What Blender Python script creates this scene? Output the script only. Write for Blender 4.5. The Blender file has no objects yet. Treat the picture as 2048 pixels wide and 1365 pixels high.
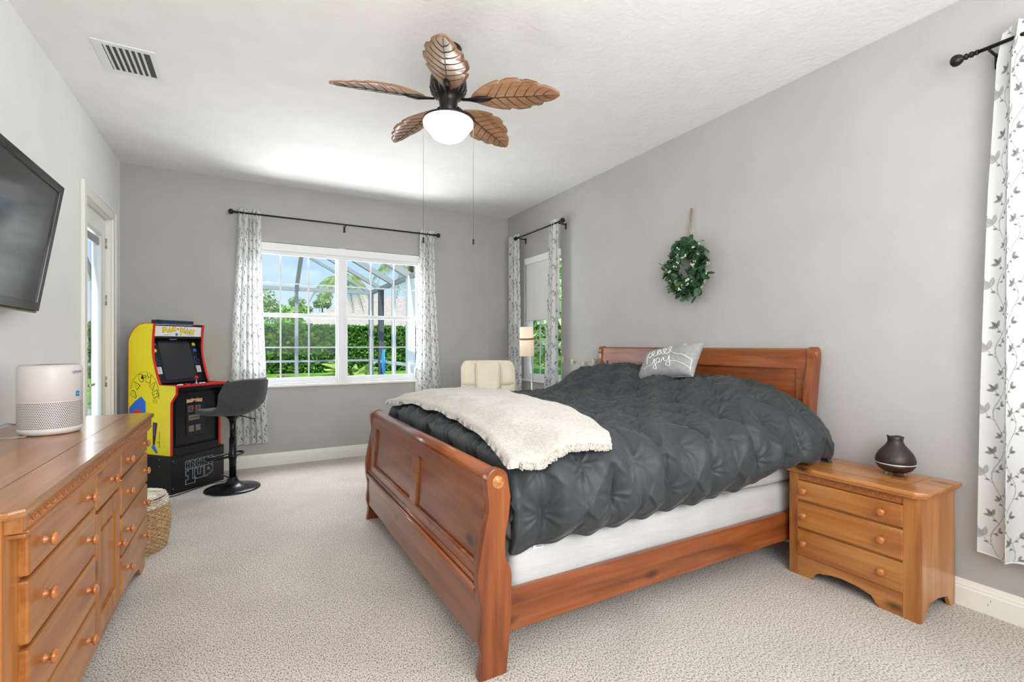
import bpy, bmesh, math, random
import numpy as np
from mathutils import Vector, Matrix, Euler
sc = bpy.context.scene
COL = sc.collection
PI = math.pi
def srgb(r, g, b):
    def f(c):
        c /= 255.0
        return c/12.92 if c <= 0.04045 else ((c+0.055)/1.055)**2.4
    return (f(r), f(g), f(b), 1.0)

# ------------------------------------------------------------------ camera
EYE = 1.307
CEIL = 3.047
YB = 5.806          # far (window) wall
XR = 3.15           # headboard wall
XL = -1.05          # television wall
YF = -1.9           # wall behind the camera
cam_d = bpy.data.cameras.new('camera')
cam = bpy.data.objects.new('camera', cam_d)
COL.objects.link(cam)
cam.location = (0, 0, EYE)
cam.rotation_euler = (PI/2, 0, -math.atan(532/960))
cam_d.sensor_width = 36
cam_d.lens = 960/2048*36
cam_d.shift_y = 7.5/2048
cam_d.clip_start = 0.02
sc.camera = cam
sc.view_settings.view_transform = 'Standard'
sc.view_settings.look = 'None'
sc.view_settings.exposure = 0.0
sc.view_settings.gamma = 1.0
sc.view_settings.use_curve_mapping = False

# ------------------------------------------------------------------ sky and lights
w = bpy.data.worlds.new('sky')
sc.world = w
w.use_nodes = True
nt = w.node_tree
nt.nodes.clear()
wo = nt.nodes.new('ShaderNodeOutputWorld')
bg = nt.nodes.new('ShaderNodeBackground')
tc = nt.nodes.new('ShaderNodeTexCoord')
sep = nt.nodes.new('ShaderNodeSeparateXYZ')
rmp = nt.nodes.new('ShaderNodeValToRGB')
rmp.color_ramp.elements[0].position = 0.0
rmp.color_ramp.elements[0].color = srgb(228, 240, 250)
rmp.color_ramp.elements[1].position = 0.34
rmp.color_ramp.elements[1].color = srgb(142, 196, 250)
e = rmp.color_ramp.elements.new(0.12)
e.color = srgb(196, 226, 254)
cn = nt.nodes.new('ShaderNodeTexNoise')
cn.inputs['Scale'].default_value = 3.2
cn.inputs['Detail'].default_value = 8
cm = nt.nodes.new('ShaderNodeMapping')
cm.inputs['Scale'].default_value = (1, 1, 3)
cr = nt.nodes.new('ShaderNodeValToRGB')
cr.color_ramp.elements[0].position = 0.60
cr.color_ramp.elements[0].color = (0, 0, 0, 1)
cr.color_ramp.elements[1].position = 0.85
cr.color_ramp.elements[1].color = (0.8, 0.8, 0.8, 1)
cmx = nt.nodes.new('ShaderNodeMix')
cmx.data_type = 'RGBA'
cmx.inputs[7].default_value = (0.95, 0.96, 0.98, 1)
L = nt.links.new
L(tc.outputs['Generated'], sep.inputs[0])
L(sep.outputs['Z'], rmp.inputs[0])
L(tc.outputs['Generated'], cm.inputs[0])
L(cm.outputs[0], cn.inputs['Vector'])
L(cn.outputs[0], cr.inputs[0])
L(cr.outputs[0], cmx.inputs[0])
L(rmp.outputs[0], cmx.inputs[6])
L(cmx.outputs[2], bg.inputs['Color'])
bg.inputs['Strength'].default_value = 1.12
L(bg.outputs[0], wo.inputs[0])

def area(name, loc, target, sx, sy, power, color=(1, 1, 1)):
    d = bpy.data.lights.new(name, 'AREA')
    d.shape = 'RECTANGLE'
    d.size = sx
    d.size_y = sy
    d.energy = power
    d.color = color
    o = bpy.data.objects.new(name, d)
    COL.objects.link(o)
    o.location = loc
    o.rotation_euler = (Vector(target)-Vector(loc)).to_track_quat('-Z', 'Y').to_euler()
    return o
sun_d = bpy.data.lights.new('sun', 'SUN')
sun_d.energy = 4.4
sun_d.angle = 0.02
sun_d.color = (1, 0.96, 0.88)
sun = bpy.data.objects.new('sun', sun_d)
COL.objects.link(sun)
sun.rotation_euler = (math.radians(42), 0, math.radians(-8))
sun.location = (0, -5, 20)
# added area lamps that lift the room from outside the openings and behind camera
area('far_window_fill', (0.95, 6.9, 3.35), (1.2, 4.6, 0.8), 2.4, 1.0, 300, (0.95, 0.975, 1))  # added panel above the sightline, strengthens the window light
area('under_sill_fill', (0.95, 6.75, 0.25), (1.0, 4.4, 2.6), 2.4, 0.9, 215, (0.96, 0.98, 1))  # added upward panel below the sill, brightens the ceiling
area('door_fill', (-3.0, 8.9, 1.5), (-0.9, 4.9, 1.3), 3.0, 3.0, 330, (0.97, 0.985, 1))  # added panel that whitens the door glass and lights the door
area('near_window_fill', (3.6, -0.2, 1.75), (0.5, 0.6, 1.1), 1.6, 1.4, 84, (0.95, 0.975, 1))  # added panel outside the near window, in place of its daylight
area('behind_camera_fill', (1.0, -1.2, 2.75), (1.1, 2.4, 0.9), 2.6, 1.0, 48, (0.98, 0.985, 1))  # added fill up near the ceiling, no such lamp in the room
area('ceiling_fill', (0.9, -0.6, 1.6), (1.1, 2.0, 3.05), 2.2, 1.2, 92, (0.965, 0.98, 1))  # added fill aimed up at the ceiling from behind the camera

# ------------------------------------------------------------------ materials
MATS = {}
def nodes_of(name):
    m = bpy.data.materials.new(name)
    m.use_nodes = True
    n = m.node_tree
    b = n.nodes['Principled BSDF']
    return m, n, b
def plain(name, col, rough=0.5, metal=0.0, spec=0.5, emit=None, es=0.0, coat=0.0, trans=0.0, alpha=1.0):
    if name in MATS:
        return MATS[name]
    m, n, b = nodes_of(name)
    b.inputs['Base Color'].default_value = col
    b.inputs['Roughness'].default_value = rough
    b.inputs['Metallic'].default_value = metal
    b.inputs['Specular IOR Level'].default_value = spec
    b.inputs['Coat Weight'].default_value = coat
    b.inputs['Coat Roughness'].default_value = 0.12
    b.inputs['Transmission Weight'].default_value = trans
    b.inputs['Alpha'].default_value = alpha
    # faint procedural break-up so that no surface is perfectly flat
    t = n.nodes.new('ShaderNodeTexNoise')
    t.inputs['Scale'].default_value = 40
    t.inputs['Detail'].default_value = 3
    c = n.nodes.new('ShaderNodeTexCoord')
    n.links.new(c.outputs['Object'], t.inputs['Vector'])
    mr = n.nodes.new('ShaderNodeMapRange')
    mr.inputs['To Min'].default_value = max(0.02, rough-0.03)
    mr.inputs['To Max'].default_value = min(1, rough+0.03)
    n.links.new(t.outputs[0], mr.inputs[0])
    n.links.new(mr.outputs[0], b.inputs['Roughness'])
    if emit:
        b.inputs['Emission Color'].default_value = emit
        b.inputs['Emission Strength'].default_value = es
    MATS[name] = m
    return m
def noisy(name, cols, scale, rough=0.8, bump=0.0, bscale=None, stretch=(1, 1, 1), detail=4, bdist=0.01, kind='noise', spec=0.3, pos=None, sheen=0.0, coat=0.0, bstretch=None):
    """two to four colours mixed by noise, with a bump"""
    if name in MATS:
        return MATS[name]
    m, n, b = nodes_of(name)
    K = n.links.new
    c = n.nodes.new('ShaderNodeTexCoord')
    mp = n.nodes.new('ShaderNodeMapping')
    mp.inputs['Scale'].default_value = stretch
    K(c.outputs['Object'], mp.inputs[0])
    t = n.nodes.new('ShaderNodeTexNoise')
    t.inputs['Scale'].default_value = scale
    t.inputs['Detail'].default_value = detail
    K(mp.outputs[0], t.inputs['Vector'])
    r = n.nodes.new('ShaderNodeValToRGB')
    k = len(cols)
    ps = pos or [0.32+0.36*i/(k-1) for i in range(k)]
    el = r.color_ramp.elements
    el[0].position = ps[0]
    el[0].color = cols[0]
    el[1].position = ps[-1]
    el[1].color = cols[-1]
    for i in range(1, k-1):
        q = el.new(ps[i])
        q.color = cols[i]
    K(t.outputs[0], r.inputs[0])
    K(r.outputs[0], b.inputs['Base Color'])
    b.inputs['Roughness'].default_value = rough
    b.inputs['Specular IOR Level'].default_value = spec
    b.inputs['Sheen Weight'].default_value = sheen
    b.inputs['Coat Weight'].default_value = coat
    if bump > 0:
        mp2 = n.nodes.new('ShaderNodeMapping')
        mp2.inputs['Scale'].default_value = bstretch or (1, 1, 1)
        K(c.outputs['Object'], mp2.inputs[0])
        if kind == 'voronoi':
            t2 = n.nodes.new('ShaderNodeTexVoronoi')
            t2.inputs['Scale'].default_value = bscale or scale
            out = t2.outputs['Distance']
        else:
            t2 = n.nodes.new('ShaderNodeTexNoise')
            t2.inputs['Scale'].default_value = bscale or scale
            t2.inputs['Detail'].default_value = detail
            out = t2.outputs[0]
        K(mp2.outputs[0], t2.inputs['Vector'])
        bp = n.nodes.new('ShaderNodeBump')
        bp.inputs['Strength'].default_value = bump
        bp.inputs['Distance'].default_value = bdist
        K(out, bp.inputs['Height'])
        K(bp.outputs[0], b.inputs['Normal'])
    MATS[name] = m
    return m
def wood(name, light, mid, dark, axis=0, rough=0.32, coat=0.25, knots=True, scale=1.0, planks=0.0, plank_axis=2):
    """stained knotty pine, grain along the given object axis"""
    if name in MATS:
        return MATS[name]
    m, n, b = nodes_of(name)
    K = n.links.new
    c = n.nodes.new('ShaderNodeTexCoord')
    info = n.nodes.new('ShaderNodeObjectInfo')
    add = n.nodes.new('ShaderNodeVectorMath')
    add.operation = 'ADD'
    sc_ = n.nodes.new('ShaderNodeVectorMath')
    sc_.operation = 'SCALE'
    sc_.inputs[0].default_value = (7.3, 5.1, 9.7)
    K(info.outputs['Random'], sc_.inputs['Scale'])
    K(c.outputs['Object'], add.inputs[0])
    K(sc_.outputs[0], add.inputs[1])
    st = [9.0*scale]*3
    st[axis] = 0.9*scale
    mp = n.nodes.new('ShaderNodeMapping')
    mp.inputs['Scale'].default_value = st
    K(add.outputs[0], mp.inputs[0])
    t = n.nodes.new('ShaderNodeTexNoise')
    t.inputs['Scale'].default_value = 1.6
    t.inputs['Detail'].default_value = 5
    t.inputs['Distortion'].default_value = 0.7
    K(mp.outputs[0], t.inputs['Vector'])
    r = n.nodes.new('ShaderNodeValToRGB')
    el = r.color_ramp.elements
    el[0].position = 0.25
    el[0].color = dark
    el[1].position = 0.78
    el[1].color = light
    q = el.new(0.48)
    q.color = mid
    K(t.outputs[0], r.inputs[0])
    # fine grain lines
    st2 = [70.0*scale]*3
    st2[axis] = 2.2*scale
    mp2 = n.nodes.new('ShaderNodeMapping')
    mp2.inputs['Scale'].default_value = st2
    K(add.outputs[0], mp2.inputs[0])
    t2 = n.nodes.new('ShaderNodeTexNoise')
    t2.inputs['Scale'].default_value = 1.0
    t2.inputs['Detail'].default_value = 3
    K(mp2.outputs[0], t2.inputs['Vector'])
    mr = n.nodes.new('ShaderNodeMapRange')
    mr.inputs[1].default_value = 0.3
    mr.inputs[2].default_value = 0.7
    mr.inputs['To Min'].default_value = 0.88
    mr.inputs['To Max'].default_value = 1.08
    K(t2.outputs[0], mr.inputs[0])
    mul = n.nodes.new('ShaderNodeVectorMath')
    mul.operation = 'SCALE'
    K(r.outputs[0], mul.inputs[0])
    K(mr.outputs[0], mul.inputs['Scale'])
    cur = mul.outputs[0]
    if planks > 0:
        sp = n.nodes.new('ShaderNodeSeparateXYZ')
        K(c.outputs['Object'], sp.inputs[0])
        dv = n.nodes.new('ShaderNodeMath')
        dv.operation = 'DIVIDE'
        dv.inputs[1].default_value = planks
        K(sp.outputs[plank_axis], dv.inputs[0])
        fl = n.nodes.new('ShaderNodeMath')
        fl.operation = 'FLOOR'
        K(dv.outputs[0], fl.inputs[0])
        wn = n.nodes.new('ShaderNodeTexWhiteNoise')
        wn.noise_dimensions = '1D'
        K(fl.outputs[0], wn.inputs['W'])
        mr2 = n.nodes.new('ShaderNodeMapRange')
        mr2.inputs['To Min'].default_value = 0.86
        mr2.inputs['To Max'].default_value = 1.1
        K(wn.outputs[0], mr2.inputs[0])
        mul2 = n.nodes.new('ShaderNodeVectorMath')
        mul2.operation = 'SCALE'
        K(cur, mul2.inputs[0])
        K(mr2.outputs[0], mul2.inputs['Scale'])
        cur = mul2.outputs[0]
    if knots:
        st3 = [5.5]*3
        st3[axis] = 2.6
        mp3 = n.nodes.new('ShaderNodeMapping')
        mp3.inputs['Scale'].default_value = st3
        K(add.outputs[0], mp3.inputs[0])
        v = n.nodes.new('ShaderNodeTexVoronoi')
        v.inputs['Scale'].default_value = 1.0
        v.inputs['Randomness'].default_value = 1.0
        K(mp3.outputs[0], v.inputs['Vector'])
        kr = n.nodes.new('ShaderNodeValToRGB')
        ke = kr.color_ramp.elements
        ke[0].position = 0.05
        ke[0].color = (1, 1, 1, 1)
        ke[1].position = 0.17
        ke[1].color = (0, 0, 0, 1)
        q = ke.new(0.10)
        q.color = (0.55, 0.55, 0.55, 1)
        K(v.outputs['Distance'], kr.inputs[0])
        mx = n.nodes.new('ShaderNodeMix')
        mx.data_type = 'RGBA'
        K(kr.outputs[0], mx.inputs[0])
        K(cur, mx.inputs[6])
        mx.inputs[7].default_value = tuple(x*0.16 for x in dark[:3])+(1,)
        cur = mx.outputs[2]
    K(cur, b.inputs['Base Color'])
    b.inputs['Roughness'].default_value = rough
    b.inputs['Coat Weight'].default_value = coat
    b.inputs['Coat Roughness'].default_value = 0.13
    bp = n.nodes.new('ShaderNodeBump')
    bp.inputs['Strength'].default_value = 0.12
    bp.inputs['Distance'].default_value = 0.002
    K(t2.outputs[0], bp.inputs['Height'])
    K(bp.outputs[0], b.inputs['Normal'])
    MATS[name] = m
    return m

# ------------------------------------------------------------------ mesh helpers
def new():
    return bmesh.new()
def rotm(rot):
    return Euler(rot).to_matrix().to_4x4() if rot else Matrix.Identity(4)
def _merge(bm, tmp, M=None, mi=0):
    if M is not None:
        bmesh.ops.transform(tmp, matrix=M, verts=tmp.verts)
    vm = {}
    for v in tmp.verts:
        vm[v] = bm.verts.new(v.co)
    for f in tmp.faces:
        try:
            nf = bm.faces.new([vm[v] for v in f.verts])
            nf.smooth = f.smooth
            nf.material_index = mi
        except ValueError:
            pass
    tmp.free()
def box(bm, c, s, rot=None, bevel=0.0, mi=0, seg=2):
    t = bmesh.new()
    bmesh.ops.create_cube(t, size=1.0)
    bmesh.ops.transform(t, matrix=Matrix.Diagonal((s[0], s[1], s[2], 1)), verts=t.verts)
    if bevel > 0:
        bevel = min(bevel, min(s)*0.49)
        bmesh.ops.bevel(t, geom=list(t.edges), offset=bevel, segments=seg, profile=0.6, affect='EDGES')
    _merge(bm, t, Matrix.Translation(c) @ rotm(rot), mi)
_NB = 0
def bb(bm, a, b, bevel=0.0, mi=0, seg=2):
    """box between two corners, grown by a hair so no two faces ever coincide"""
    global _NB
    _NB += 1
    g = 0.00007*(_NB % 9) if min(abs(b[i]-a[i]) for i in range(3)) > 0.004 else 0.0
    a, b = [min(a[i], b[i])-g for i in range(3)], [max(a[i], b[i])+g for i in range(3)]
    box(bm, [(a[i]+b[i])/2 for i in range(3)], [abs(b[i]-a[i]) for i in range(3)], None, bevel, mi, seg)
def prism(bm, pts, axis, a, b, bevel=0.0, mi=0, M=None, smooth=False):
    """extrude a 2-D outline; axis 0: pts=(y,z), 1: pts=(x,z), 2: pts=(x,y)"""
    t = bmesh.new()
    def co(p, k):
        if axis == 0: return (k, p[0], p[1])
        if axis == 1: return (p[0], k, p[1])
        return (p[0], p[1], k)
    va = [t.verts.new(co(p, a)) for p in pts]
    vb = [t.verts.new(co(p, b)) for p in pts]
    n = len(pts)
    fa = t.faces.new(va)
    fb = t.faces.new(vb[::-1])
    for i in range(n):
        f = t.faces.new((va[i], vb[i], vb[(i+1) % n], va[(i+1) % n]))
        f.smooth = smooth
    bmesh.ops.recalc_face_normals(t, faces=t.faces)
    if bevel > 0:
        ed = [e for e in t.edges if any(len(f.verts) > 4 or f in (fa, fb) for f in e.link_faces)]
        bmesh.ops.bevel(t, geom=ed, offset=bevel, segments=2, profile=0.6, affect='EDGES')
    _merge(bm, t, M, mi)
def lathe(bm, prof, c=(0, 0, 0), n=32, rot=None, mi=0, smooth=True, scale=(1, 1)):
    """prof = [(r, z)...] spun round z"""
    t = bmesh.new()
    rings = []
    for r, z in prof:
        if r <= 1e-6:
            rings.append([t.verts.new((0, 0, z))])
        else:
            rings.append([t.verts.new((r*scale[0]*math.cos(2*PI*i/n), r*scale[1]*math.sin(2*PI*i/n), z)) for i in range(n)])
    for A, B in zip(rings, rings[1:]):
        for i in range(n):
            j = (i+1) % n
            q = [A[i % len(A)], A[j % len(A)], B[j % len(B)], B[i % len(B)]]
            u = []
            for v in q:
                if v not in u: u.append(v)
            if len(u) > 2:
                try:
                    f = t.faces.new(u)
                    f.smooth = smooth
                except ValueError:
                    pass
    for R in (rings[0], rings[-1]):
        if len(R) > 2:
            t.faces.new(R)
    bmesh.ops.recalc_face_normals(t, faces=t.faces)
    _merge(bm, t, Matrix.Translation(c) @ rotm(rot), mi)
def tube(bm, pts, r, n=10, mi=0, caps=True, closed=False):
    """round tube along a path; r may be a list"""
    t = bmesh.new()
    P = [Vector(p) for p in pts]
    k = len(P)
    rr = r if isinstance(r, (list, tuple)) else [r]*k
    up = Vector((0, 0, 1))
    rings = []
    prev = None
    for i in range(k):
        if closed:
            d = (P[(i+1) % k]-P[(i-1) % k])
        else:
            d = (P[min(i+1, k-1)]-P[max(i-1, 0)])
        d.normalize()
        if prev is None:
            a = d.cross(up)
            if a.length < 1e-3: a = d.cross(Vector((1, 0, 0)))
        else:
            a = prev - d*prev.dot(d)
            if a.length < 1e-4: a = d.cross(up)
        a.normalize()
        prev = a
        b = d.cross(a)
        rings.append([t.verts.new(P[i]+(a*math.cos(2*PI*j/n)+b*math.sin(2*PI*j/n))*rr[i]) for j in range(n)])
    rg = range(k) if closed else range(k-1)
    for i in rg:
        A, B = rings[i], rings[(i+1) % k]
        for j in range(n):
            f = t.faces.new((A[j], A[(j+1) % n], B[(j+1) % n], B[j]))
            f.smooth = True
    if caps and not closed:
        t.faces.new(rings[0])
        t.faces.new(rings[-1])
    bmesh.ops.recalc_face_normals(t, faces=t.faces)
    _merge(bm, t, None, mi)
def cyl(bm, a, b, r, n=16, mi=0):
    tube(bm, [a, b], r, n, mi)
def ball(bm, c, r, scale=(1, 1, 1), mi=0, seg=16, rot=None):
    t = bmesh.new()
    bmesh.ops.create_uvsphere(t, u_segments=seg, v_segments=max(6, seg//2), radius=r)
    for f in t.faces: f.smooth = True
    _merge(bm, t, Matrix.Translation(c) @ rotm(rot) @ Matrix.Diagonal((*scale, 1)), mi)
def build(name, bm, mat, parent=None, smooth=None, loc=None, rot=None, auto=None):
    me = bpy.data.meshes.new(name)
    bm.to_mesh(me)
    bm.free()
    for m_ in (mat if isinstance(mat, (list, tuple)) else [mat]):
        me.materials.append(m_)
    if smooth:
        for p in me.polygons: p.use_smooth = True
    o = bpy.data.objects.new(name, me)
    COL.objects.link(o)
    if parent: o.parent = parent
    if loc: o.location = loc
    if rot: o.rotation_euler = rot
    return o
def build_np(name, V, F, mat, parent=None, smooth=True, mi=None, attr=None):
    """mesh from numpy arrays of vertices and quads"""
    me = bpy.data.meshes.new(name)
    V = np.asarray(V, dtype=np.float32)
    F = np.asarray(F, dtype=np.int32)
    me.vertices.add(len(V))
    me.vertices.foreach_set('co', V.ravel())
    k = F.shape[1]
    me.loops.add(F.size)
    me.loops.foreach_set('vertex_index', F.ravel())
    me.polygons.add(len(F))
    me.polygons.foreach_set('loop_start', np.arange(0, F.size, k, dtype=np.int32))
    me.polygons.foreach_set('loop_total', np.full(len(F), k, dtype=np.int32))
    if mi is not None:
        me.polygons.foreach_set('material_index', np.asarray(mi, dtype=np.int32))
    me.update(calc_edges=True)
    me.polygons.foreach_set('use_smooth', np.full(len(F), smooth, dtype=bool))
    if attr is not None:
        ca = me.attributes.new('print', 'FLOAT', 'POINT')
        ca.data.foreach_set('value', np.asarray(attr, dtype=np.float32).ravel())
    for m_ in (mat if isinstance(mat, (list, tuple)) else [mat]):
        me.materials.append(m_)
    me.validate()
    o = bpy.data.objects.new(name, me)
    COL.objects.link(o)
    if parent: o.parent = parent
    return o
def grid_faces(nu, nv):
    i = np.arange(nu-1)[:, None]*nv + np.arange(nv-1)[None, :]
    i = i.ravel()
    return np.stack([i, i+nv, i+nv+1, i+1], axis=1)
def thing(name, label, cat, loc=(0, 0, 0), rot=None, group=None):
    o = bpy.data.objects.new(name, None)
    o.empty_display_size = 0.1
    COL.objects.link(o)
    o.location = loc
    if rot: o.rotation_euler = rot
    o['label'] = label
    o['category'] = cat
    if group: o['group'] = group
    return o
def tag(o, label, cat, group=None, kind=None):
    o['label'] = label
    o['category'] = cat
    if group: o['group'] = group
    if kind: o['kind'] = kind
    return o
def struct(name, bm, mat, parent=None):
    o = build(name, bm, mat, parent)
    if parent is None:
        o['kind'] = 'structure'
    return o
def struct_root(name, loc=(0, 0, 0)):
    o = bpy.data.objects.new(name, None)
    COL.objects.link(o)
    o.location = loc
    o['kind'] = 'structure'
    return o
def copy_tree(o, parent=None):
    c = o.copy()
    COL.objects.link(c)
    c.parent = parent
    for ch in list(o.children):
        copy_tree(ch, c)
    return c
def each(name, items, mat, parent, fn):
    """one mesh per item"""
    out = []
    for it in items:
        b_ = new()
        fn(b_, it)
        out.append(build(name, b_, mat, parent))
    return out
def text_into(bm, s, size, M, extrude=0.001, mi=0, bold=0.0, align='CENTER'):
    cu = bpy.data.curves.new('lettering', 'FONT')
    cu.body = s
    cu.size = size
    cu.extrude = extrude
    cu.offset = bold
    cu.align_x = align
    cu.align_y = 'CENTER'
    cu.resolution_u = 3
    ob = bpy.data.objects.new('lettering', cu)
    COL.objects.link(ob)
    dg = bpy.context.evaluated_depsgraph_get()
    me = bpy.data.meshes.new_from_object(ob.evaluated_get(dg))
    t = bmesh.new()
    t.from_mesh(me)
    COL.objects.unlink(ob)
    bpy.data.objects.remove(ob)
    bpy.data.curves.remove(cu)
    bpy.data.meshes.remove(me)
    _merge(bm, t, M, mi)
rng = np.random.default_rng(7)
def snoise(X, Y, scale, seed, octaves=3):
    """smooth pseudo-noise from rotated sine products, roughly -1..1"""
    r = np.random.default_rng(seed)
    out = np.zeros_like(X, dtype=float)
    amp = 1.0
    tot = 0
    for o in range(octaves):
        for k in range(4):
            a = r.uniform(0, 2*PI)
            f = scale*(2**o)*r.uniform(0.7, 1.4)
            ph = r.uniform(0, 2*PI)
            ph2 = r.uniform(0, 2*PI)
            u = X*math.cos(a)+Y*math.sin(a)
            v = -X*math.sin(a)+Y*math.cos(a)
            out += amp*np.sin(2*PI*f*u+ph+1.3*np.sin(2*PI*f*0.6*v+ph2))
            tot += amp*0.5
        amp *= 0.5
    return out/tot*0.5
# ================================================================== THE ROOM
wall_grey = noisy('wall_paint_grey', [srgb(175, 173, 170), srgb(180, 178, 175)], 3, rough=0.75, bump=0.25, bscale=90, bdist=0.004, spec=0.25)
wall_white = noisy('wall_paint_white', [srgb(234, 234, 231), srgb(238, 238, 236)], 3, rough=0.7, bump=0.2, bscale=90, bdist=0.004, spec=0.25)
ceil_mat = noisy('ceiling_knockdown', [srgb(232, 231, 227), srgb(236, 235, 232)], 6, rough=0.85, bump=0.4, bscale=30, bdist=0.008, spec=0.15, detail=3)
trim_white = plain('trim_white', srgb(236, 234, 226), 0.35, spec=0.4)
frame_white = plain('window_frame_white', srgb(232, 234, 236), 0.35)
T = 0.13
# carpet
def carpet_mat():
    m, n, b = nodes_of('carpet_pile')
    K = n.links.new
    c = n.nodes.new('ShaderNodeTexCoord')
    t = n.nodes.new('ShaderNodeTexNoise')
    t.inputs['Scale'].default_value = 190
    t.inputs['Detail'].default_value = 3
    t.inputs['Roughness'].default_value = 0.6
    mpp = n.nodes.new('ShaderNodeMapping')
    mpp.inputs['Rotation'].default_value = (0, 0, 0.5)
    mpp.inputs['Scale'].default_value = (1.0, 0.6, 1)
    K(c.outputs['Object'], mpp.inputs[0])
    K(mpp.outputs[0], t.inputs['Vector'])
    r = n.nodes.new('ShaderNodeValToRGB')
    el = r.color_ramp.elements
    el[0].position = 0.37
    el[0].color = srgb(88, 80, 74)
    el[1].position = 0.57
    el[1].color = srgb(222, 213, 204)
    q = el.new(0.46)
    q.color = srgb(190, 180, 170)
    K(t.outputs[0], r.inputs[0])
    # brushed pile: broad soft patches of lighter and darker nap
    t2 = n.nodes.new('ShaderNodeTexNoise')
    t2.inputs['Scale'].default_value = 1.5
    t2.inputs['Detail'].default_value = 5
    t2.inputs['Distortion'].default_value = 0.8
    K(c.outputs['Object'], t2.inputs['Vector'])
    mr = n.nodes.new('ShaderNodeMapRange')
    mr.inputs[1].default_value = 0.35
    mr.inputs[2].default_value = 0.65
    mr.inputs['To Min'].default_value = 0.9
    mr.inputs['To Max'].default_value = 1.06
    K(t2.outputs[0], mr.inputs[0])
    mu = n.nodes.new('ShaderNodeVectorMath')
    mu.operation = 'SCALE'
    K(r.outputs[0], mu.inputs[0])
    K(mr.outputs[0], mu.inputs['Scale'])
    K(mu.outputs[0], b.inputs['Base Color'])
    b.inputs['Roughness'].default_value = 0.95
    b.inputs['Specular IOR Level'].default_value = 0.1
    b.inputs['Sheen Weight'].default_value = 0.15
    bp = n.nodes.new('ShaderNodeBump')
    bp.inputs['Strength'].default_value = 0.7
    bp.inputs['Distance'].default_value = 0.007
    K(t.outputs[0], bp.inputs['Height'])
    K(bp.outputs[0], b.inputs['Normal'])
    return m
bm = new(); bb(bm, (XL-T, YF-T, -0.12), (XR+T, YB+T, 0)); struct('floor', bm, carpet_mat())
bm = new(); bb(bm, (XL-T, YF-T, CEIL), (XR+T, YB+T, CEIL+0.15)); struct('ceiling', bm, ceil_mat)
W1 = (-0.02, 1.94, 0.87, 2.42)     # far window x0 x1 z0 z1
W2 = (4.52, 5.36, 0.87, 2.42)      # side window y0 y1 z0 z1
W3 = (-1.15, 0.72, 0.87, 2.42)     # near side window
D1 = (4.64, 5.47, 0.0, 2.43)       # door y0 y1 z0 z1
def wall_x(name, y0, y1, x0, x1, hole, mat):
    bm = new()
    if hole:
        a, b_, c, d = hole
        bb(bm, (x0, y0, 0), (a, y1, CEIL)); bb(bm, (b_, y0, 0), (x1, y1, CEIL))
        bb(bm, (a, y0, d), (b_, y1, CEIL)); bb(bm, (a, y0, 0), (b_, y1, c))
    else:
        bb(bm, (x0, y0, 0), (x1, y1, CEIL))
    return struct(name, bm, mat)
def wall_y(name, x0, x1, y0, y1, holes, mat):
    bm = new()
    cur = y0
    for a, b_, c, d in sorted(holes):
        bb(bm, (x0, cur, 0), (x1, a, CEIL))
        bb(bm, (x0, a, d), (x1, b_, CEIL))
        if c > 0.01: bb(bm, (x0, a, 0), (x1, b_, c))
        cur = b_
    bb(bm, (x0, cur, 0), (x1, y1, CEIL))
    return struct(name, bm, mat)
wall_x('wall_back', YB, YB+T, XL, XR, W1, wall_grey)
wall_x('wall_front', YF-T, YF, XL, XR, None, wall_white)
wall_y('wall_right', XR, XR+T, YF-T, YB+T, [W2, W3], wall_grey)
wall_y('wall_left', XL-T, XL, YF-T, YB+T, [D1], wall_white)
# baseboards, moulded profile
BP = [(0, 0), (0.016, 0), (0.016, 0.092), (0.012, 0.098), (0.012, 0.108), (0.009, 0.112), (0.006, 0.128), (0.004, 0.133), (0, 0.133)]
bm = new(); prism(bm, [(YB-a, z) for a, z in BP], 0, XL, XR); struct('baseboard_back', bm, trim_white)
bm = new(); prism(bm, [(XR-a, z) for a, z in BP], 1, YF, YB)
# scuffs on the near part of the skirting
for k in range(16):
    y = random.Random(k).uniform(-0.1, 0.95); z = random.Random(k+50).choice([0.118, 0.104, 0.07, 0.05, 0.113])
    box(bm, (XR-0.0165 if z < 0.09 else XR-0.0125, y, z), (0.0006, random.Random(k+9).uniform(0.004, 0.05) if z > 0.09 else 0.002, 0.003 if z > 0.09 else 0.012), mi=1)
struct('baseboard_right', bm, [trim_white, plain('scuff_mark', srgb(112, 104, 84), 0.8)])
bm = new(); prism(bm, [(XL+a, z) for a, z in BP], 1, YF, D1[0]-0.07); prism(bm, [(XL+a, z) for a, z in BP], 1, D1[1]+0.07, YB); struct('baseboard_left', bm, trim_white)

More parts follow.
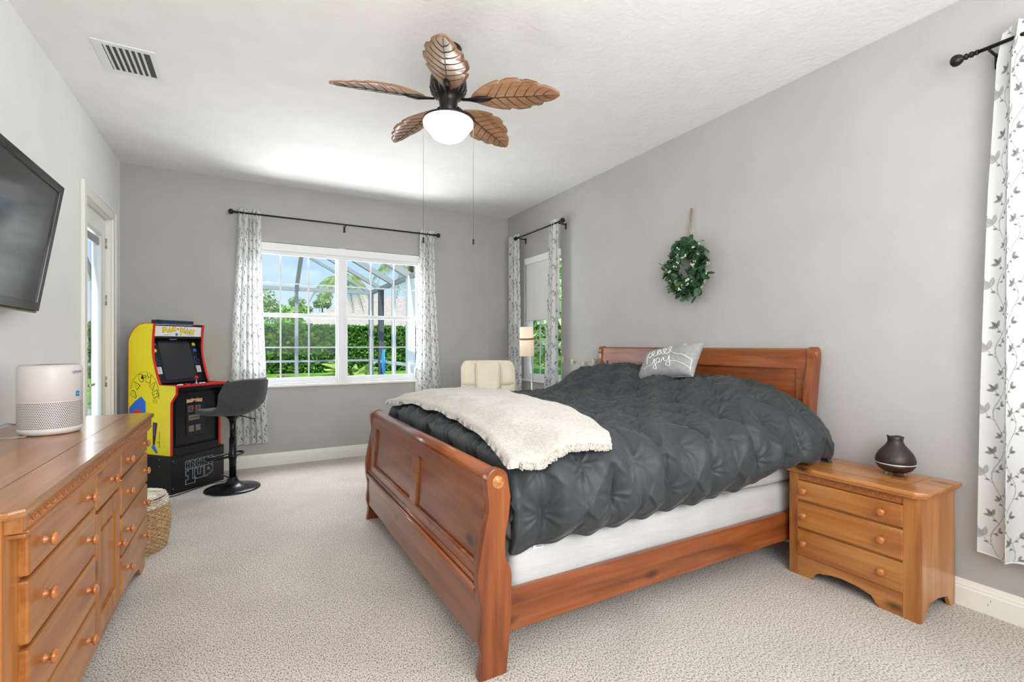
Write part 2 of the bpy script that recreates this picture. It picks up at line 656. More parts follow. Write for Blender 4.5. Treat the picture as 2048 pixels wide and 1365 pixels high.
glass = None
def glass_mat():
    m = bpy.data.materials.new('window_glass')
    m.use_nodes = True
    n = m.node_tree
    n.nodes.clear()
    o = n.nodes.new('ShaderNodeOutputMaterial')
    tr = n.nodes.new('ShaderNodeBsdfTransparent')
    gl = n.nodes.new('ShaderNodeBsdfGlossy')
    gl.inputs['Roughness'].default_value = 0.02
    lw = n.nodes.new('ShaderNodeLayerWeight')
    lw.inputs[0].default_value = 0.5
    pw = n.nodes.new('ShaderNodeMath')
    pw.operation = 'POWER'
    pw.inputs[1].default_value = 4.0
    n.links.new(lw.outputs['Facing'], pw.inputs[0])
    fr = n.nodes.new('ShaderNodeMath')
    fr.operation = 'MULTIPLY_ADD'
    fr.inputs[1].default_value = 0.35
    fr.inputs[2].default_value = 0.004
    n.links.new(pw.outputs[0], fr.inputs[0])
    mx = n.nodes.new('ShaderNodeMixShader')
    tr.inputs[0].default_value = (0.96, 0.975, 0.97, 1)
    n.links.new(fr.outputs[0], mx.inputs[0])
    n.links.new(tr.outputs[0], mx.inputs[1])
    n.links.new(gl.outputs[0], mx.inputs[2])
    n.links.new(mx.outputs[0], o.inputs[0])
    return m
GL = glass_mat()
muntin_grey = plain('muntin_white', srgb(206, 212, 218), 0.4)
def window(name, P, along, units, z0, z1):
    """P(a, out, z): point at distance a along the wall, out = outward depth; units = list of (a0, a1)"""
    root = struct_root(name, P(units[0][0], 0, z0))
    def bbx(bm, a0, a1, o0, o1, q0, q1, bev=0.0, mi=0):
        A = P(a0, o0, q0); B = P(a1, o1, q1); r = root.location
        bb(bm, [A[i]-r[i] for i in range(3)], [B[i]-r[i] for i in range(3)], bev, mi)
    A0, A1 = units[0][0], units[-1][1]
    bm = new()
    fw = 0.045
    bbx(bm, A0, A0+fw, 0.03, 0.11, z0, z1, 0.004); bbx(bm, A1-fw, A1, 0.03, 0.11, z0, z1, 0.004)
    bbx(bm, A0, A1, 0.03, 0.11, z1-0.05, z1, 0.004); bbx(bm, A0, A1, 0.03, 0.11, z0, z0+0.03, 0.004)
    for u, v in zip(units, units[1:]):
        bbx(bm, u[1], v[0], 0.005, 0.11, z0, z1, 0.006)
        bbx(bm, u[1]+0.012, v[0]-0.012, -0.004, 0.02, z0, z1, 0.004)
    build('frame', bm, frame_white, root)
    zm = z0+0.765
    for (a0, a1) in units:
        lo = a0+(fw if a0 == A0 else 0.0); hi = a1-(fw if a1 == A1 else 0.0)
        for nm, q0, q1, dep in (('lower_sash', z0+0.03, zm+0.02, 0.04), ('upper_sash', zm-0.02, z1-0.05, 0.07)):
            s = new()
            e = 0.02
            bbx(s, lo, lo+e, dep, dep+0.03, q0, q1, 0.003); bbx(s, hi-e, hi, dep, dep+0.03, q0, q1, 0.003)
            bbx(s, lo, hi, dep, dep+0.03, q0, q0+0.042, 0.003); bbx(s, lo, hi, dep, dep+0.03, q1-0.042, q1, 0.003)
            if nm == 'lower_sash':
                bbx(s, (lo+hi)/2-0.03, (lo+hi)/2+0.03, dep-0.012, dep, q1-0.03, q1-0.014, 0.002)
            so = build(nm, s, frame_white, root)
            g = new()
            n = 3 if hi-lo > 0.6 else 2
            for k in range(1, n):
                a = lo+e+(hi-lo-2*e)*k/n
                bbx(g, a-0.008, a+0.008, dep+0.011, dep+0.019, q0+0.04, q1-0.04)
            zz = (q0+q1)/2
            bbx(g, lo+e, hi-e, dep+0.0112, dep+0.0188, zz-0.007, zz+0.007)
            build('muntins', g, muntin_grey, so)
            p = new()
            bbx(p, lo+e, hi-e, dep+0.013, dep+0.016, q0+0.04, q1-0.04)
            build('glass_pane', p, GL, so)
    s = new()
    bbx(s, A0-0.03, A1+0.03, -0.03, 0.03, z0-0.025, z0, 0.006)
    build('sill', s, trim_white, root)
    return root
Pb = lambda a, o, z: (a, YB+o, z)
Pr = lambda a, o, z: (XR+o, a, z)
window('window_1', Pb, 0, [(W1[0], 0.93), (1.02, W1[1])], W1[2], W1[3])
window('window_2', Pr, 1, [(W2[0], W2[1])], W2[2], W2[3])
window('window_3', Pr, 1, [(W3[0], -0.27), (-0.16, W3[1])], W3[2], W3[3])
# roller shades
shade_white = plain('shade_fabric', srgb(226, 225, 222), 0.8, spec=0.2)
t = thing('roller_shade', 'white rolled-up shade across the head of the wide far window', 'window shade', (0.96, YB, 2.3))
bm = new(); bb(bm, (-0.93, -0.012, 0.03), (0.93, 0.028, 0.115), 0.012); build('cassette', bm, plain('shade_white', srgb(240, 240, 240), 0.4), t)
bm = new(); bb(bm, (-0.92, 0.0, -0.012), (0.92, 0.02, 0.03), 0.006); build('hem_bar', bm, frame_white, t)
t = thing('roller_shade', 'pale grey shade pulled halfway down over the narrow side window', 'window shade', (XR, 4.94, 2.3))
bm = new(); bb(bm, (-0.012, -0.40, 0.03), (0.028, 0.40, 0.115), 0.012); build('cassette', bm, plain('shade_white', srgb(240, 240, 240), 0.4), t)
bm = new(); bb(bm, (0.006, -0.37, -0.66), (0.0085, 0.37, 0.06)); build('shade_cloth', bm, shade_white, t)
bm = new(); bb(bm, (0.001, -0.37, -0.685), (0.014, 0.37, -0.655), 0.004); build('hem_bar', bm, shade_white, t)

# door with casing and full-height glass
root = struct_root('door_1', (XL, (D1[0]+D1[1])/2, 0))
hw = (D1[1]-D1[0])/2
bm = new()
for s in (-1, 1):
    bb(bm, (0, s*(hw-0.01), 0), (0.02, s*(hw+0.085), D1[3]+0.085), 0.006)
    bb(bm, (0.018, s*(hw+0.055), 0), (0.026, s*(hw+0.083), D1[3]+0.083), 0.004)
bb(bm, (0, -hw-0.085, D1[3]-0.01), (0.02, hw+0.085, D1[3]+0.085), 0.006)
bb(bm, (0.018, -hw-0.083, D1[3]+0.055), (0.026, hw+0.083, D1[3]+0.083), 0.004)
for s in (-1, 1):
    bb(bm, (-T, s*hw, 0), (0.0, s*(hw-0.022), D1[3]))
bb(bm, (-T, -hw, D1[3]-0.022), (0, hw, D1[3]))
build('casing', bm, trim_white, root)
bm = new()
x0, x1 = -0.075, -0.035
h = hw-0.025
bb(bm, (x0, -h, 0.012), (x1, -h+0.17, D1[3]-0.026), 0.002); bb(bm, (x0, h-0.17, 0.012), (x1, h, D1[3]-0.026), 0.002)
bb(bm, (x0, -h, 2.24), (x1, h, D1[3]-0.026), 0.002); bb(bm, (x0, -h, 0.012), (x1, h, 0.28), 0.002)
sl = build('door_slab', bm, plain('door_paint', srgb(238, 238, 234), 0.35), root)
bm = new()
for a, b_ in (((-h+0.15, 0.26), (-h+0.18, 2.26)), ((h-0.18, 0.26), (h-0.15, 2.26)), ((-h+0.15, 2.23), (h-0.15, 2.26)), ((-h+0.15, 0.26), (h-0.15, 0.29))):
    bb(bm, (x0-0.006, a[0], a[1]), (x1+0.008, b_[0], b_[1]), 0.005)
build('glazing_frame', bm, plain('glazing_bead', srgb(214, 217, 214), 0.4), sl)
bm = new(); bb(bm, (-0.058, -h+0.17, 0.28), (-0.052, h-0.17, 2.24)); build('glass_pane', bm, GL, sl)
bm = new(); bb(bm, (-0.050, -h+0.185, 2.15), (-0.041, h-0.185, 2.215), 0.004); build('blind_headrail', bm, plain('blind_grey', srgb(150, 152, 150), 0.5), sl)
for z in (0.3, 0.98, 1.7, 2.2):
    bm = new(); cyl(bm, (-0.03, h+0.006, z-0.045), (-0.03, h+0.006, z+0.045), 0.007); bb(bm, (-0.036, h-0.02, z-0.045), (-0.033, h+0.022, z+0.045)); build('hinge', bm, plain('hinge_metal', srgb(190, 188, 182), 0.35, 0.8), root)
bm = new(); cyl(bm, (-0.035, -h+0.06, 1.0), (0.015, -h+0.06, 1.0), 0.012); box(bm, (0.02, -h+0.1, 1.0), (0.014, 0.12, 0.02), bevel=0.006); build('door_handle', bm, plain('hinge_metal', None), root)

# ceiling air vent
t = thing('ceiling_vent', 'white rectangular air vent with long slots in the ceiling', 'air vent', (-0.625, 3.71, CEIL))
vw, vl = 0.15, 0.185
bm = new()
bb(bm, (-vw, -vl, -0.008), (vw, -vl+0.035, 0), 0.003); bb(bm, (-vw, vl-0.035, -0.008), (vw, vl, 0), 0.003)
bb(bm, (-vw, -vl, -0.008), (-vw+0.045, vl, 0), 0.003); bb(bm, (vw-0.03, -vl, -0.008), (vw, vl, 0), 0.003)
build('vent_frame', bm, plain('vent_white', srgb(226, 226, 224), 0.4), t)
bm = new(); bb(bm, (-vw+0.04, -vl+0.03, -0.0015), (vw-0.025, vl-0.03, -0.0005)); bb(bm, (-vw+0.04, 0.055, -0.003), (vw-0.025, 0.061, -0.0016)); build('duct_opening', bm, plain('vent_dark', srgb(74, 76, 72), 0.8), t)
for k in range(7):
    bm = new(); box(bm, (-vw+0.0575+k*0.0293, 0, -0.006), (0.014, 2*vl-0.066, 0.0018), rot=(0, 0.35, 0)); build('slat', bm, plain('vent_white', None), t)
# ================================================================== THE BED
bl, bmi, bdk = srgb(160, 94, 48), srgb(134, 70, 32), srgb(96, 44, 18)
bed_wy = wood('bed_pine_across', bl, bmi, bdk, 1, coat=0.5, planks=0.11, plank_axis=2)
bed_wx = wood('bed_pine_along', bl, bmi, bdk, 0, planks=0.05, plank_axis=2)
bed_wz = wood('bed_pine_upright', bl, bmi, bdk, 2, knots=False)
BY0, BY1 = 1.68, 3.70
BX = 0.0
bed = thing('sleigh_bed', 'large reddish pine sleigh bed with scrolled panelled footboard and headboard', 'bed', (0.86, (BY0+BY1)/2, 0))
ox, oy = bed.location.x, bed.location.y
def smooth_line(pts, n=6):
    out = []
    P = [Vector((p[0], p[1])) for p in pts]
    for i in range(len(P)-1):
        p0 = P[max(i-1, 0)]; p1 = P[i]; p2 = P[i+1]; p3 = P[min(i+2, len(P)-1)]
        for k in range(n):
            t = k/n
            q = 0.5*((2*p1)+(p2-p0)*t+(2*p0-5*p1+4*p2-p3)*t*t+(3*p1-p0-3*p2+p3)*t**3)
            out.append((q.x, q.y))
    out.append((P[-1].x, P[-1].y))
    return out
outer = smooth_line([(0.788, 0.0), (0.80, 0.085), (0.787, 0.15), (0.797, 0.255), (0.785, 0.34), (0.783, 0.425), (0.799, 0.52), (0.815, 0.60), (0.828, 0.664), (0.822, 0.73)])
scroll = [(0.866+0.048*math.cos(a), 0.772+0.048*math.sin(a)) for a in np.linspace(math.radians(200), math.radians(0), 14)]
inner = smooth_line([(0.926, 0.70), (0.918, 0.624), (0.902, 0.54), (0.905, 0.46), (0.929, 0.40), (0.929, 0.30), (0.927, 0.20), (0.914, 0.07), (0.908, 0.0)])
prof = [(x-ox, z) for x, z in outer+scroll+inner]
fb = None
for s, y0, y1 in ((-1, BY0, BY0+0.042), (1, BY1-0.042, BY1)):
    bm = new(); prism(bm, prof, 1, y0-oy, y1-oy, bevel=0.004)
    p = build('foot_post', bm, bed_wz, bed)
    bm = new()
    yy = (y0 if s < 0 else y1)-oy
    for r, h in ((0.027, 0.003), (0.020, 0.0045), (0.013, 0.006), (0.006, 0.0075)):
        lathe(bm, [(0, h*1.0), (r*0.86, h), (r, h*0.55), (r, -0.002)], (0.869-ox, yy, 0.765), 28, rot=(PI/2*(1 if s < 0 else -1), 0, 0))
    ro = build('rosette', bm, wood('bed_rosette_wood', srgb(206, 150, 84), srgb(176, 112, 56), srgb(130, 72, 30), 1, knots=False, scale=3), p)
    ro['label'] = 'paler turned rosette'
y0, y1 = BY0+0.04-oy, BY1-0.04-oy
# rolled top rail, panel frame, mouldings, lower board
bm = new()
tube(bm, [(0.866-ox, y0, 0.780), (0.866-ox, y1, 0.780)], 0.034, 24)
bb(bm, (0.838-ox, y0, 0.735), (0.885-ox, y1, 0.775), 0.006)
build('top_rail', bm, bed_wy, bed)
def lean(z):   # outer face of the footboard panels
    return 0.802+(z-0.4)*0.075
def leaning_slab(bm, ya, yb, za, zb, d0, d1):
    prism(bm, [(lean(za)+d0-ox, za), (lean(zb)+d0-ox, zb), (lean(zb)+d1-ox, zb), (lean(za)+d1-ox, za)], 1, ya, yb, bevel=0.003)
cs = -0.09
bm = new()
leaning_slab(bm, y0, y1, 0.70, 0.77, 0, 0.035)
leaning_slab(bm, y0, y1, 0.335, 0.425, 0, 0.035)
for a, b_ in ((y0, y0+0.055), (y1-0.14, y1), (cs-0.055, cs+0.055)):
    leaning_slab(bm, a, b_, 0.40, 0.72, 0.0005, 0.035)
build('panel_frame', bm, bed_wy, bed)
for a, b_ in ((y0+0.05, cs-0.05), (cs+0.05, y1-0.135)):
    bm = new(); leaning_slab(bm, a, b_, 0.415, 0.71, 0.015, 0.03); build('panel', bm, bed_wy, bed)
    bm = new(); tube(bm, [(lean(0.425)+0.008-ox, a, 0.427), (lean(0.425)+0.008-ox, b_, 0.427)], 0.008, 10); build('panel_bead', bm, bed_wz, bed)
bm = new()
tube(bm, [(0.792-ox, y0, 0.345), (0.792-ox, y1, 0.345)], 0.013, 14)
tube(bm, [(0.799-ox, y0, 0.372), (0.799-ox, y1, 0.372)], 0.010, 12)
bb(bm, (0.79-ox, y0, 0.318), (0.83-ox, y1, 0.342), 0.006)
build('moulding', bm, bed_wy, bed)
bm = new(); bb(bm, (0.800-ox, y0, 0.115), (0.832-ox, y1, 0.325), 0.004); build('lower_board', bm, bed_wy, bed)
bed_hy = wood('headboard_pine', bl, bmi, bdk, 1, coat=0.12, rough=0.42, planks=0.11, plank_axis=2)
# headboard
hf = smooth_line([(2.985, 0.0), (2.985, 0.6), (2.985, 0.82), (2.99, 0.95), (3.01, 1.08), (3.035, 1.17), (3.04, 1.22)])
hs = [(3.078+0.042*math.cos(a), 1.252+0.042*math.sin(a)) for a in np.linspace(math.radians(190), math.radians(-10), 14)]
hb = smooth_line([(3.118, 1.20), (3.10, 1.1), (3.08, 0.95), (3.07, 0.8), (3.07, 0.0)])
hp = [(x-ox, z) for x, z in hf+hs+hb]
HY0, HY1 = 1.672, 3.725
for s, a, b_ in ((-1, HY0, HY0+0.045), (1, HY1-0.045, HY1)):
    bm = new(); prism(bm, hp, 1, a-oy, b_-oy, bevel=0.004); p = build('head_post', bm, bed_wz, bed)
    bm = new()
    for r, h in ((0.026, 0.003), (0.018, 0.0045), (0.01, 0.006)):
        lathe(bm, [(0, h), (r*0.86, h), (r, h*0.5), (r, -0.002)], (3.078-ox, (a if s < 0 else b_)-oy, 1.25), 24, rot=(PI/2*(1 if s < 0 else -1), 0, 0))
    build('rosette', bm, bed_wz, p)
y0, y1 = HY0+0.043-oy, HY1-0.043-oy
bm = new()
tube(bm, [(3.082-ox, y0, 1.254), (3.082-ox, y1, 1.254)], 0.030, 20)
bb(bm, (3.052-ox, y0, 1.225), (3.08-ox, y1, 1.278), 0.006)
build('top_rail', bm, bed_hy, bed)
def hlean(z): return 3.012+max(0, (z-0.7))*0.075
def hslab(bm, ya, yb, za, zb, d0, d1, bev=0.003):
    prism(bm, [(hlean(za)+d0-ox, za), (hlean(zb)+d0-ox, zb), (hlean(zb)+d1-ox, zb), (hlean(za)+d1-ox, za)], 1, ya, yb, bevel=bev)
bm = new()
hslab(bm, y0, y1, 1.155, 1.24, 0, 0.035); hslab(bm, y0, y1, 0.42, 0.56, 0, 0.035)
for a, b_ in ((y0, y0+0.07), (y1-0.07, y1), (-0.05, 0.05)):
    hslab(bm, a, b_, 0.5, 1.17, 0.0005, 0.035)
build('panel_frame', bm, bed_hy, bed)
for a, b_ in ((y0+0.065, -0.045), (0.045, y1-0.065)):
    bm = new(); hslab(bm, a, b_, 0.54, 1.165, 0.014, 0.03); build('panel', bm, bed_hy, bed)
# side rails
for y in (BY0+0.018, BY1-0.018):
    bm = new(); bb(bm, (0.925-ox, y-0.014-oy, 0.160), (2.988-ox, y+0.014-oy, 0.322), 0.004); build('side_rail', bm, bed_wx, bed)
for x in (1.5, 2.0, 2.5):
    bm = new(); bb(bm, (x-ox-0.04, BY0+0.035-oy, 0.19), (x-ox+0.04, BY1-0.035-oy, 0.21)); build('slat', bm, bed_wy, bed)
# box spring + mattress in a white cover
sheet = noisy('white_cover', [srgb(190, 189, 187), srgb(200, 199, 197)], 5, rough=0.85, bump=0.4, bscale=9, bdist=0.02, spec=0.2, sheen=0.1, bstretch=(0.5, 1, 2))
def slab_cloth(name, x0, x1, y0, y1, z0, z1, label, cat, seed):
    bm = new()
    bb(bm, (x0, y0, z0), (x1, y1, z1), 0.05, seg=5)
    bmesh.ops.subdivide_edges(bm, edges=[e for e in bm.edges if e.calc_length() > 0.2], cuts=24, use_grid_fill=True)
    r = random.Random(seed)
    for v in bm.verts:
        s = math.sin(v.co.x*7+v.co.z*9)*0.006+math.sin(v.co.x*17-v.co.z*21+1)*0.004+math.sin(v.co.x*3.1+2)*0.006
        if abs(v.co.y-y0) < 0.06: v.co.y += s
        if abs(v.co.y-y1) < 0.06: v.co.y += s
    for f in bm.faces: f.smooth = True
    o = build(name, bm, sheet)
    return tag(o, label, cat)
slab_cloth('box_spring', 0.955, 2.975, 1.735, 3.645, 0.212, 0.475, 'white covered box spring lying on the bed rails under the mattress', 'box spring', 1)
mt = slab_cloth('mattress', 0.955, 2.975, 1.735, 3.645, 0.48, 0.765, 'white mattress on the box spring under the dark grey comforter', 'mattress', 2)
for a, w_, h_ in ((1.085, 0.05, 0.09), (1.17, 0.03, 0.03)):
    bm = new(); box(bm, (a, 1.722, 0.475), (w_, 0.0015, h_), rot=(0.12, 0.1, 0)); 
    o = build('sewn_tag', bm, plain('tag_white', srgb(236, 236, 236), 0.7), mt)
    bm = new()
    for k in range(4): box(bm, (a, 1.7205, 0.455+k*0.012), (w_*0.6, 0.0008, 0.003), rot=(0.12, 0.1, 0))
    build('tag_print', bm, plain('tag_ink', srgb(120, 120, 125), 0.8), o)

# ------------------------------------------------------------------ the comforter
def sstep(a, b, x):
    t = np.clip((x-a)/(b-a), 0, 1)
    return t*t*(3-2*t)
MID = np.array([(1.672, .485), (1.628, .56), (1.615, .66), (1.628, .76), (1.70, .835), (1.86, .872), (2.2, .905), (2.72, .915), (3.24, .90), (3.56, .87), (3.72, .81), (3.79, .72), (3.80, .60), (3.785, .50)])
HEAD = np.array([(1.60, .650), (1.545, .665), (1.55, .72), (1.585, .80), (1.68, .90), (1.86, .995), (2.15, 1.055), (2.70, 1.045), (3.2, 1.105), (3.55, 1.07), (3.72, .97), (3.79, .85), (3.80, .72), (3.785, .60)])
FOOT = np.array([(1.725, .452), (1.70, .53), (1.69, .63), (1.70, .71), (1.75, .77), (1.88, .815), (2.2, .835), (2.72, .84), (3.24, .835), (3.50, .82), (3.60, .78), (3.655, .72), (3.67, .62), (3.655, .52)])
def section(x):
    wh = float(sstep(2.28, 2.78, np.array(x)))
    wf = 1-float(sstep(0.94, 1.18, np.array(x)))
    A = MID*(1-wh)+HEAD*wh
    A = A*(1-wf)+FOOT*wf
    A = A.copy()
    # hem climbs gently towards the head
    A[0:2, 1] += 0.05*np.clip((x-1.3)/1.3, 0, 1)*(1-wh)
    return A
NT = 440
def catmull(A, n):
    P = np.vstack([2*A[0]-A[1], A, 2*A[-1]-A[-2]])
    out = []
    per = 24
    for i in range(len(A)-1):
        p0, p1, p2, p3 = P[i], P[i+1], P[i+2], P[i+3]
        t = np.linspace(0, 1, per, endpoint=False)[:, None]
        out.append(0.5*((2*p1)+(p2-p0)*t+(2*p0-5*p1+4*p2-p3)*t*t+(3*p1-p0-3*p2+p3)*t**3))
    out.append(A[-1:])
    Q = np.vstack(out)
    d = np.concatenate([[0], np.cumsum(np.linalg.norm(np.diff(Q, axis=0), axis=1))])
    s = np.linspace(0, d[-1], n)
    return np.stack([np.interp(s, d, Q[:, 0]), np.interp(s, d, Q[:, 1])], 1), d[-1]
xs = np.concatenate([np.full(6, 0.0), np.linspace(0.945, 2.965, 300), np.full(4, 0.0)])
xs[:6] = np.linspace(0.965, 0.945, 6, endpoint=False)
xs[-4:] = [2.970, 2.972, 2.972, 2.968]
dz = np.zeros(len(xs)); dz[:6] = -np.linspace(0.12, 0.02, 6); dz[-4:] = [-0.015, -0.04, -0.07, -0.10]
sx_ = np.concatenate([0.945-np.linspace(0.12, 0.02, 6), np.linspace(0.945, 2.965, 300), 2.965+np.array([.015, .04, .07, .1])])
G = np.zeros((len(xs), NT, 3)); TT = np.zeros((len(xs), NT)); SS = np.repeat(sx_[:, None], NT, 1)
for i, x in enumerate(xs):
    q, ln = catmull(section(x), NT)
    G[i, :, 0] = x; G[i, :, 1] = q[:, 0]; G[i, :, 2] = q[:, 1]
    TT[i] = np.linspace(0, ln, NT)
edge = np.minimum(TT, TT.max(axis=1, keepdims=True)-TT)
near_end = np.clip(1-(sx_-0.945)/0.05, 0, 1)
dzz = dz[:, None]*np.ones((1, NT))
# only the top sinks at the two ends
topm = sstep(0.55, 0.75, G[:, :, 2])
G[:, :, 2] += dzz*topm
def section_shape(G_):
    dx = np.gradient(G_, axis=0); dt = np.gradient(G_, axis=1)
    n = np.cross(dx, dt)
    n /= np.maximum(np.linalg.norm(n, axis=2, keepdims=True), 1e-9)
    return n
N = section_shape(G)
if N[150, NT//2, 2] < 0: N = -N
# broad lumps of filling
lump = snoise(SS, TT, 1.6, 3, 2)*0.022*sstep(0.3, 0.6, edge)
A_ = 0.165
warp_u = SS+0.018*snoise(SS, TT, 1.7, 11, 2)
warp_v = TT+0.018*snoise(SS, TT, 1.7, 12, 2)
iu = np.round((warp_u-1.55)/A_); iv = np.round((warp_v-0.185-0.14)/A_)
best = np.full(SS.shape, 9.0); second = np.full(SS.shape, 9.0)
bu = np.zeros_like(SS); bv = np.zeros_like(SS); bid = np.zeros_like(SS)
for du in (-2, -1, 0, 1, 2):
    for dv in (-2, -1, 0, 1, 2):
        cu_ = iu+du; cv_ = iv+dv
        ok = (np.mod(cu_+cv_, 2) == 0)
        hu = np.sin(cu_*12.9898+cv_*78.233)*43758.5453; hu = hu-np.floor(hu)
        hv = np.sin(cu_*39.346+cv_*11.135)*24634.6345; hv = hv-np.floor(hv)
        pu = 1.55+cu_*A_+(hu-.5)*0.05; pv = 0.325+cv_*A_+(hv-.5)*0.04
        d = np.where(ok, np.hypot(warp_u-pu, warp_v-pv), 9)
        m = d < best
        second = np.where(m, best, np.minimum(second, d))
        bu = np.where(m, warp_u-pu, bu); bv = np.where(m, warp_v-pv, bv); bid = np.where(m, hu, bid)
        best = np.where(m, d, best)
th = np.arctan2(bv, bu)
r_ = best
side = (1-sstep(0.36, 0.50, edge))
r2_ = np.hypot(bu*(1+0.25*side), bv*(1-0.45*side))
puff = (0.040+0.008*side)*(1-np.exp(-(r2_/(0.062+0.014*side))**1.25))
def crisp(a):   # sharp ridges with soft valleys, like pulled cloth
    return 1-2*np.abs(np.sin(a/2))**0.8
fold = 0.0085*crisp(8*th+bid*20+r_*14+1.2*snoise(SS, TT, 3, 61, 1))*np.exp(-((r_-0.035)/0.055)**2) + 0.004*crisp(13*th+bid*50-r_*24)*np.exp(-((r_-0.05)/0.05)**2)
fold *= np.clip(r_/0.014, 0, 1)*(1-0.45*side)
# pintuck seams: straight down from each pinch
ku = warp_u/A_-1.55/A_
sd = np.abs(ku-np.round(ku))*A_
seam = -(0.010+0.008*side)*np.exp(-(sd/0.007)**2)*(0.35+0.65*np.clip(0.5+1.5*np.sin(TT*19+np.round(ku)*2.4), 0, 1))
ridge = 0.006*np.exp(-((second-best)/0.016)**2)*(1-side)
# loose wrinkles on top, mostly along the length of the pinched rows
ontop = sstep(0.42, 0.6, edge)
wr = snoise(SS*0.8, TT*1.9, 3.6, 21, 3)*0.0085*ontop + snoise(SS*1.5, TT*0.7, 3.0, 22, 2)*0.004
wr += -(np.abs(snoise(SS*0.9, TT*2.0, 2.6, 31, 2))**0.7)*0.016*ontop
wr += 0.009*(1-2.2*np.abs(snoise(SS*1.0, TT*2.4, 4.2, 41, 1)))*ontop
hemf = sstep(0.0, 0.06, edge)
disp = lump + (puff+fold+seam+ridge+wr)*(0.12+0.88*sstep(0.0, 0.13, edge))
# vertical soft folds on the hanging side
disp += side*0.007*np.sin(SS*2*PI/0.11+1.2+1.5*np.sin(TT*7+SS*3))*sstep(0.02, 0.2, edge)*(1-0.5*sstep(0.25, 0.4, edge))
disp += side*0.012*snoise(SS, TT*0.4, 2.2, 44, 2)
Gd = G+N*disp[:, :, None]
# scalloped hem between the pinched squares
hemz = 0.008*np.cos(2*PI*(SS-1.55)/A_)*(1-sstep(0.0, 0.12, edge))
Gd[:, :, 2] += hemz
Gd[:, :, 0] = np.clip(Gd[:, :, 0], 0.934, 2.982)
TOP = Gd.copy()
comf = noisy('comforter_cloth', [srgb(50, 54, 57), srgb(56, 61, 63)], 7, rough=0.5, bump=0.3, bscale=26, bdist=0.006, spec=0.3, sheen=0.06, bstretch=(1, 2.2, 1.2), detail=6)
nI, nJ = Gd.shape[:2]
F = grid_faces(nI, nJ)
V = Gd.reshape(-1, 3)
# a second, inner layer so the cloth has thickness and a closed hem
Vi = (G-N*0.012).copy()
Vi[:, :, 0] = np.clip(Vi[:, :, 0], 0.94, 2.975)
Vi = Vi.reshape(-1, 3)
n0 = len(V)
Fi = F[:, ::-1]+n0
a = np.arange(nI-1)*nJ
e1 = np.stack([a, a+nJ, a+nJ+n0, a+n0], 1); b2 = a+nJ-1
e2 = np.stack([b2, b2+n0, b2+nJ+n0, b2+nJ], 1)
o = build_np('comforter', np.vstack([V, Vi]), np.vstack([F, Fi, e1, e2]), comf)
tag(o, 'puffy dark grey pinch-pleated comforter spread over the sleigh bed', 'comforter')
# ------------------------------------------------------------------ throw blanket
base_top = Gd[:, :, :]
flat = base_top.reshape(-1, 3)
def top_z(x, y):
    i = int(np.clip(np.searchsorted(xs[6:306], x), 0, 299))+6
    row = base_top[max(6, i-5):i+6, :, :]
    m = np.abs(row[:, :, 1]-y) < 0.035
    return float(row[:, :, 2][m].max()) if m.any() else 0.5
ni, nj = 70, 190
U = np.linspace(0, 1, ni); Wv = np.linspace(0, 1, nj)
BL = np.zeros((ni, nj, 3))
for j, wv in enumerate(Wv):
    y = 1.605+wv*(3.69-1.605)
    xa = np.interp(y, [1.60, 1.72, 2.1, 2.6, 3.1, 3.45, 3.69], [0.872, 0.90, 0.955, 0.985, 0.965, 0.93, 0.93])
    xb = np.interp(y, [1.60, 1.68, 1.9, 2.4, 3.0, 3.5, 3.69], [1.38, 1.44, 1.48, 1.50, 1.54, 1.56, 1.52])
    for i, u in enumerate(U):
        BL[i, j, 0] = xa+(xb-xa)*u
        BL[i, j, 1] = y
Zb = np.array([[top_z(BL[i, j, 0], min(3.60, max(1.70, BL[i, j, 1]))) for j in range(nj)] for i in range(ni)])
def blur(Z, k):
    for _ in range(k):
        P = np.pad(Z, 1, mode='edge')
        Z = (P[:-2, 1:-1]+P[2:, 1:-1]+P[1:-1, :-2]+P[1:-1, 2:]+4*Z)/8
    return Z
Zb = np.maximum(blur(Zb, 60), blur(Zb, 4)-0.002)
Zb = blur(Zb, 6)
drop = np.clip((1.69-BL[:, :, 1])/0.085, 0, 1)
Zb = Zb-0.035*drop**1.6*sstep(0.93, 1.05, BL[:, :, 0])
Zb = np.maximum(Zb, 0.822*(BL[:, :, 0] < 0.935))
Zb = blur(Zb, 3)
Zb += 0.012
Zb += 0.006*snoise(BL[:, :, 0], BL[:, :, 1], 2.4, 5, 3)
Wd = np.minimum(np.minimum(U[:, None], 1-U[:, None])*0.5, np.minimum(Wv[None, :], 1-Wv[None, :])*2.0)
thick = 0.034*np.sqrt(np.clip(Wd/0.03, 0, 1)*(2-np.clip(Wd/0.03, 0, 1)))
fz = rng.normal(0, 1, Zb.shape)
upper = BL.copy(); upper[:, :, 2] = Zb+thick+fz*0.0007
lower = BL.copy(); lower[:, :, 2] = Zb-0.001
edgem = (Wd < 0.004)
upper[:, :, 0] += np.where(edgem, rng.normal(0, .0018, Zb.shape), 0)
upper[:, :, 1] += np.where(edgem, rng.normal(0, .0018, Zb.shape), 0)
F = grid_faces(ni, nj); n0 = ni*nj
F2 = F[:, ::-1]+n0
sherpa = noisy('sherpa_fleece', [srgb(176, 168, 158), srgb(196, 189, 180)], 60, rough=1.0, bump=0.9, bscale=110, bdist=0.006, spec=0.05, sheen=0.5)
rim = []
idx = np.arange(n0).reshape(ni, nj)
loop = np.concatenate([idx[0, :], idx[1:, -1], idx[-1, -2::-1], idx[-2:0:-1, 0]])
for k in range(len(loop)):
    a, b_ = loop[k], loop[(k+1) % len(loop)]
    rim.append((a, a+n0, b_+n0, b_))
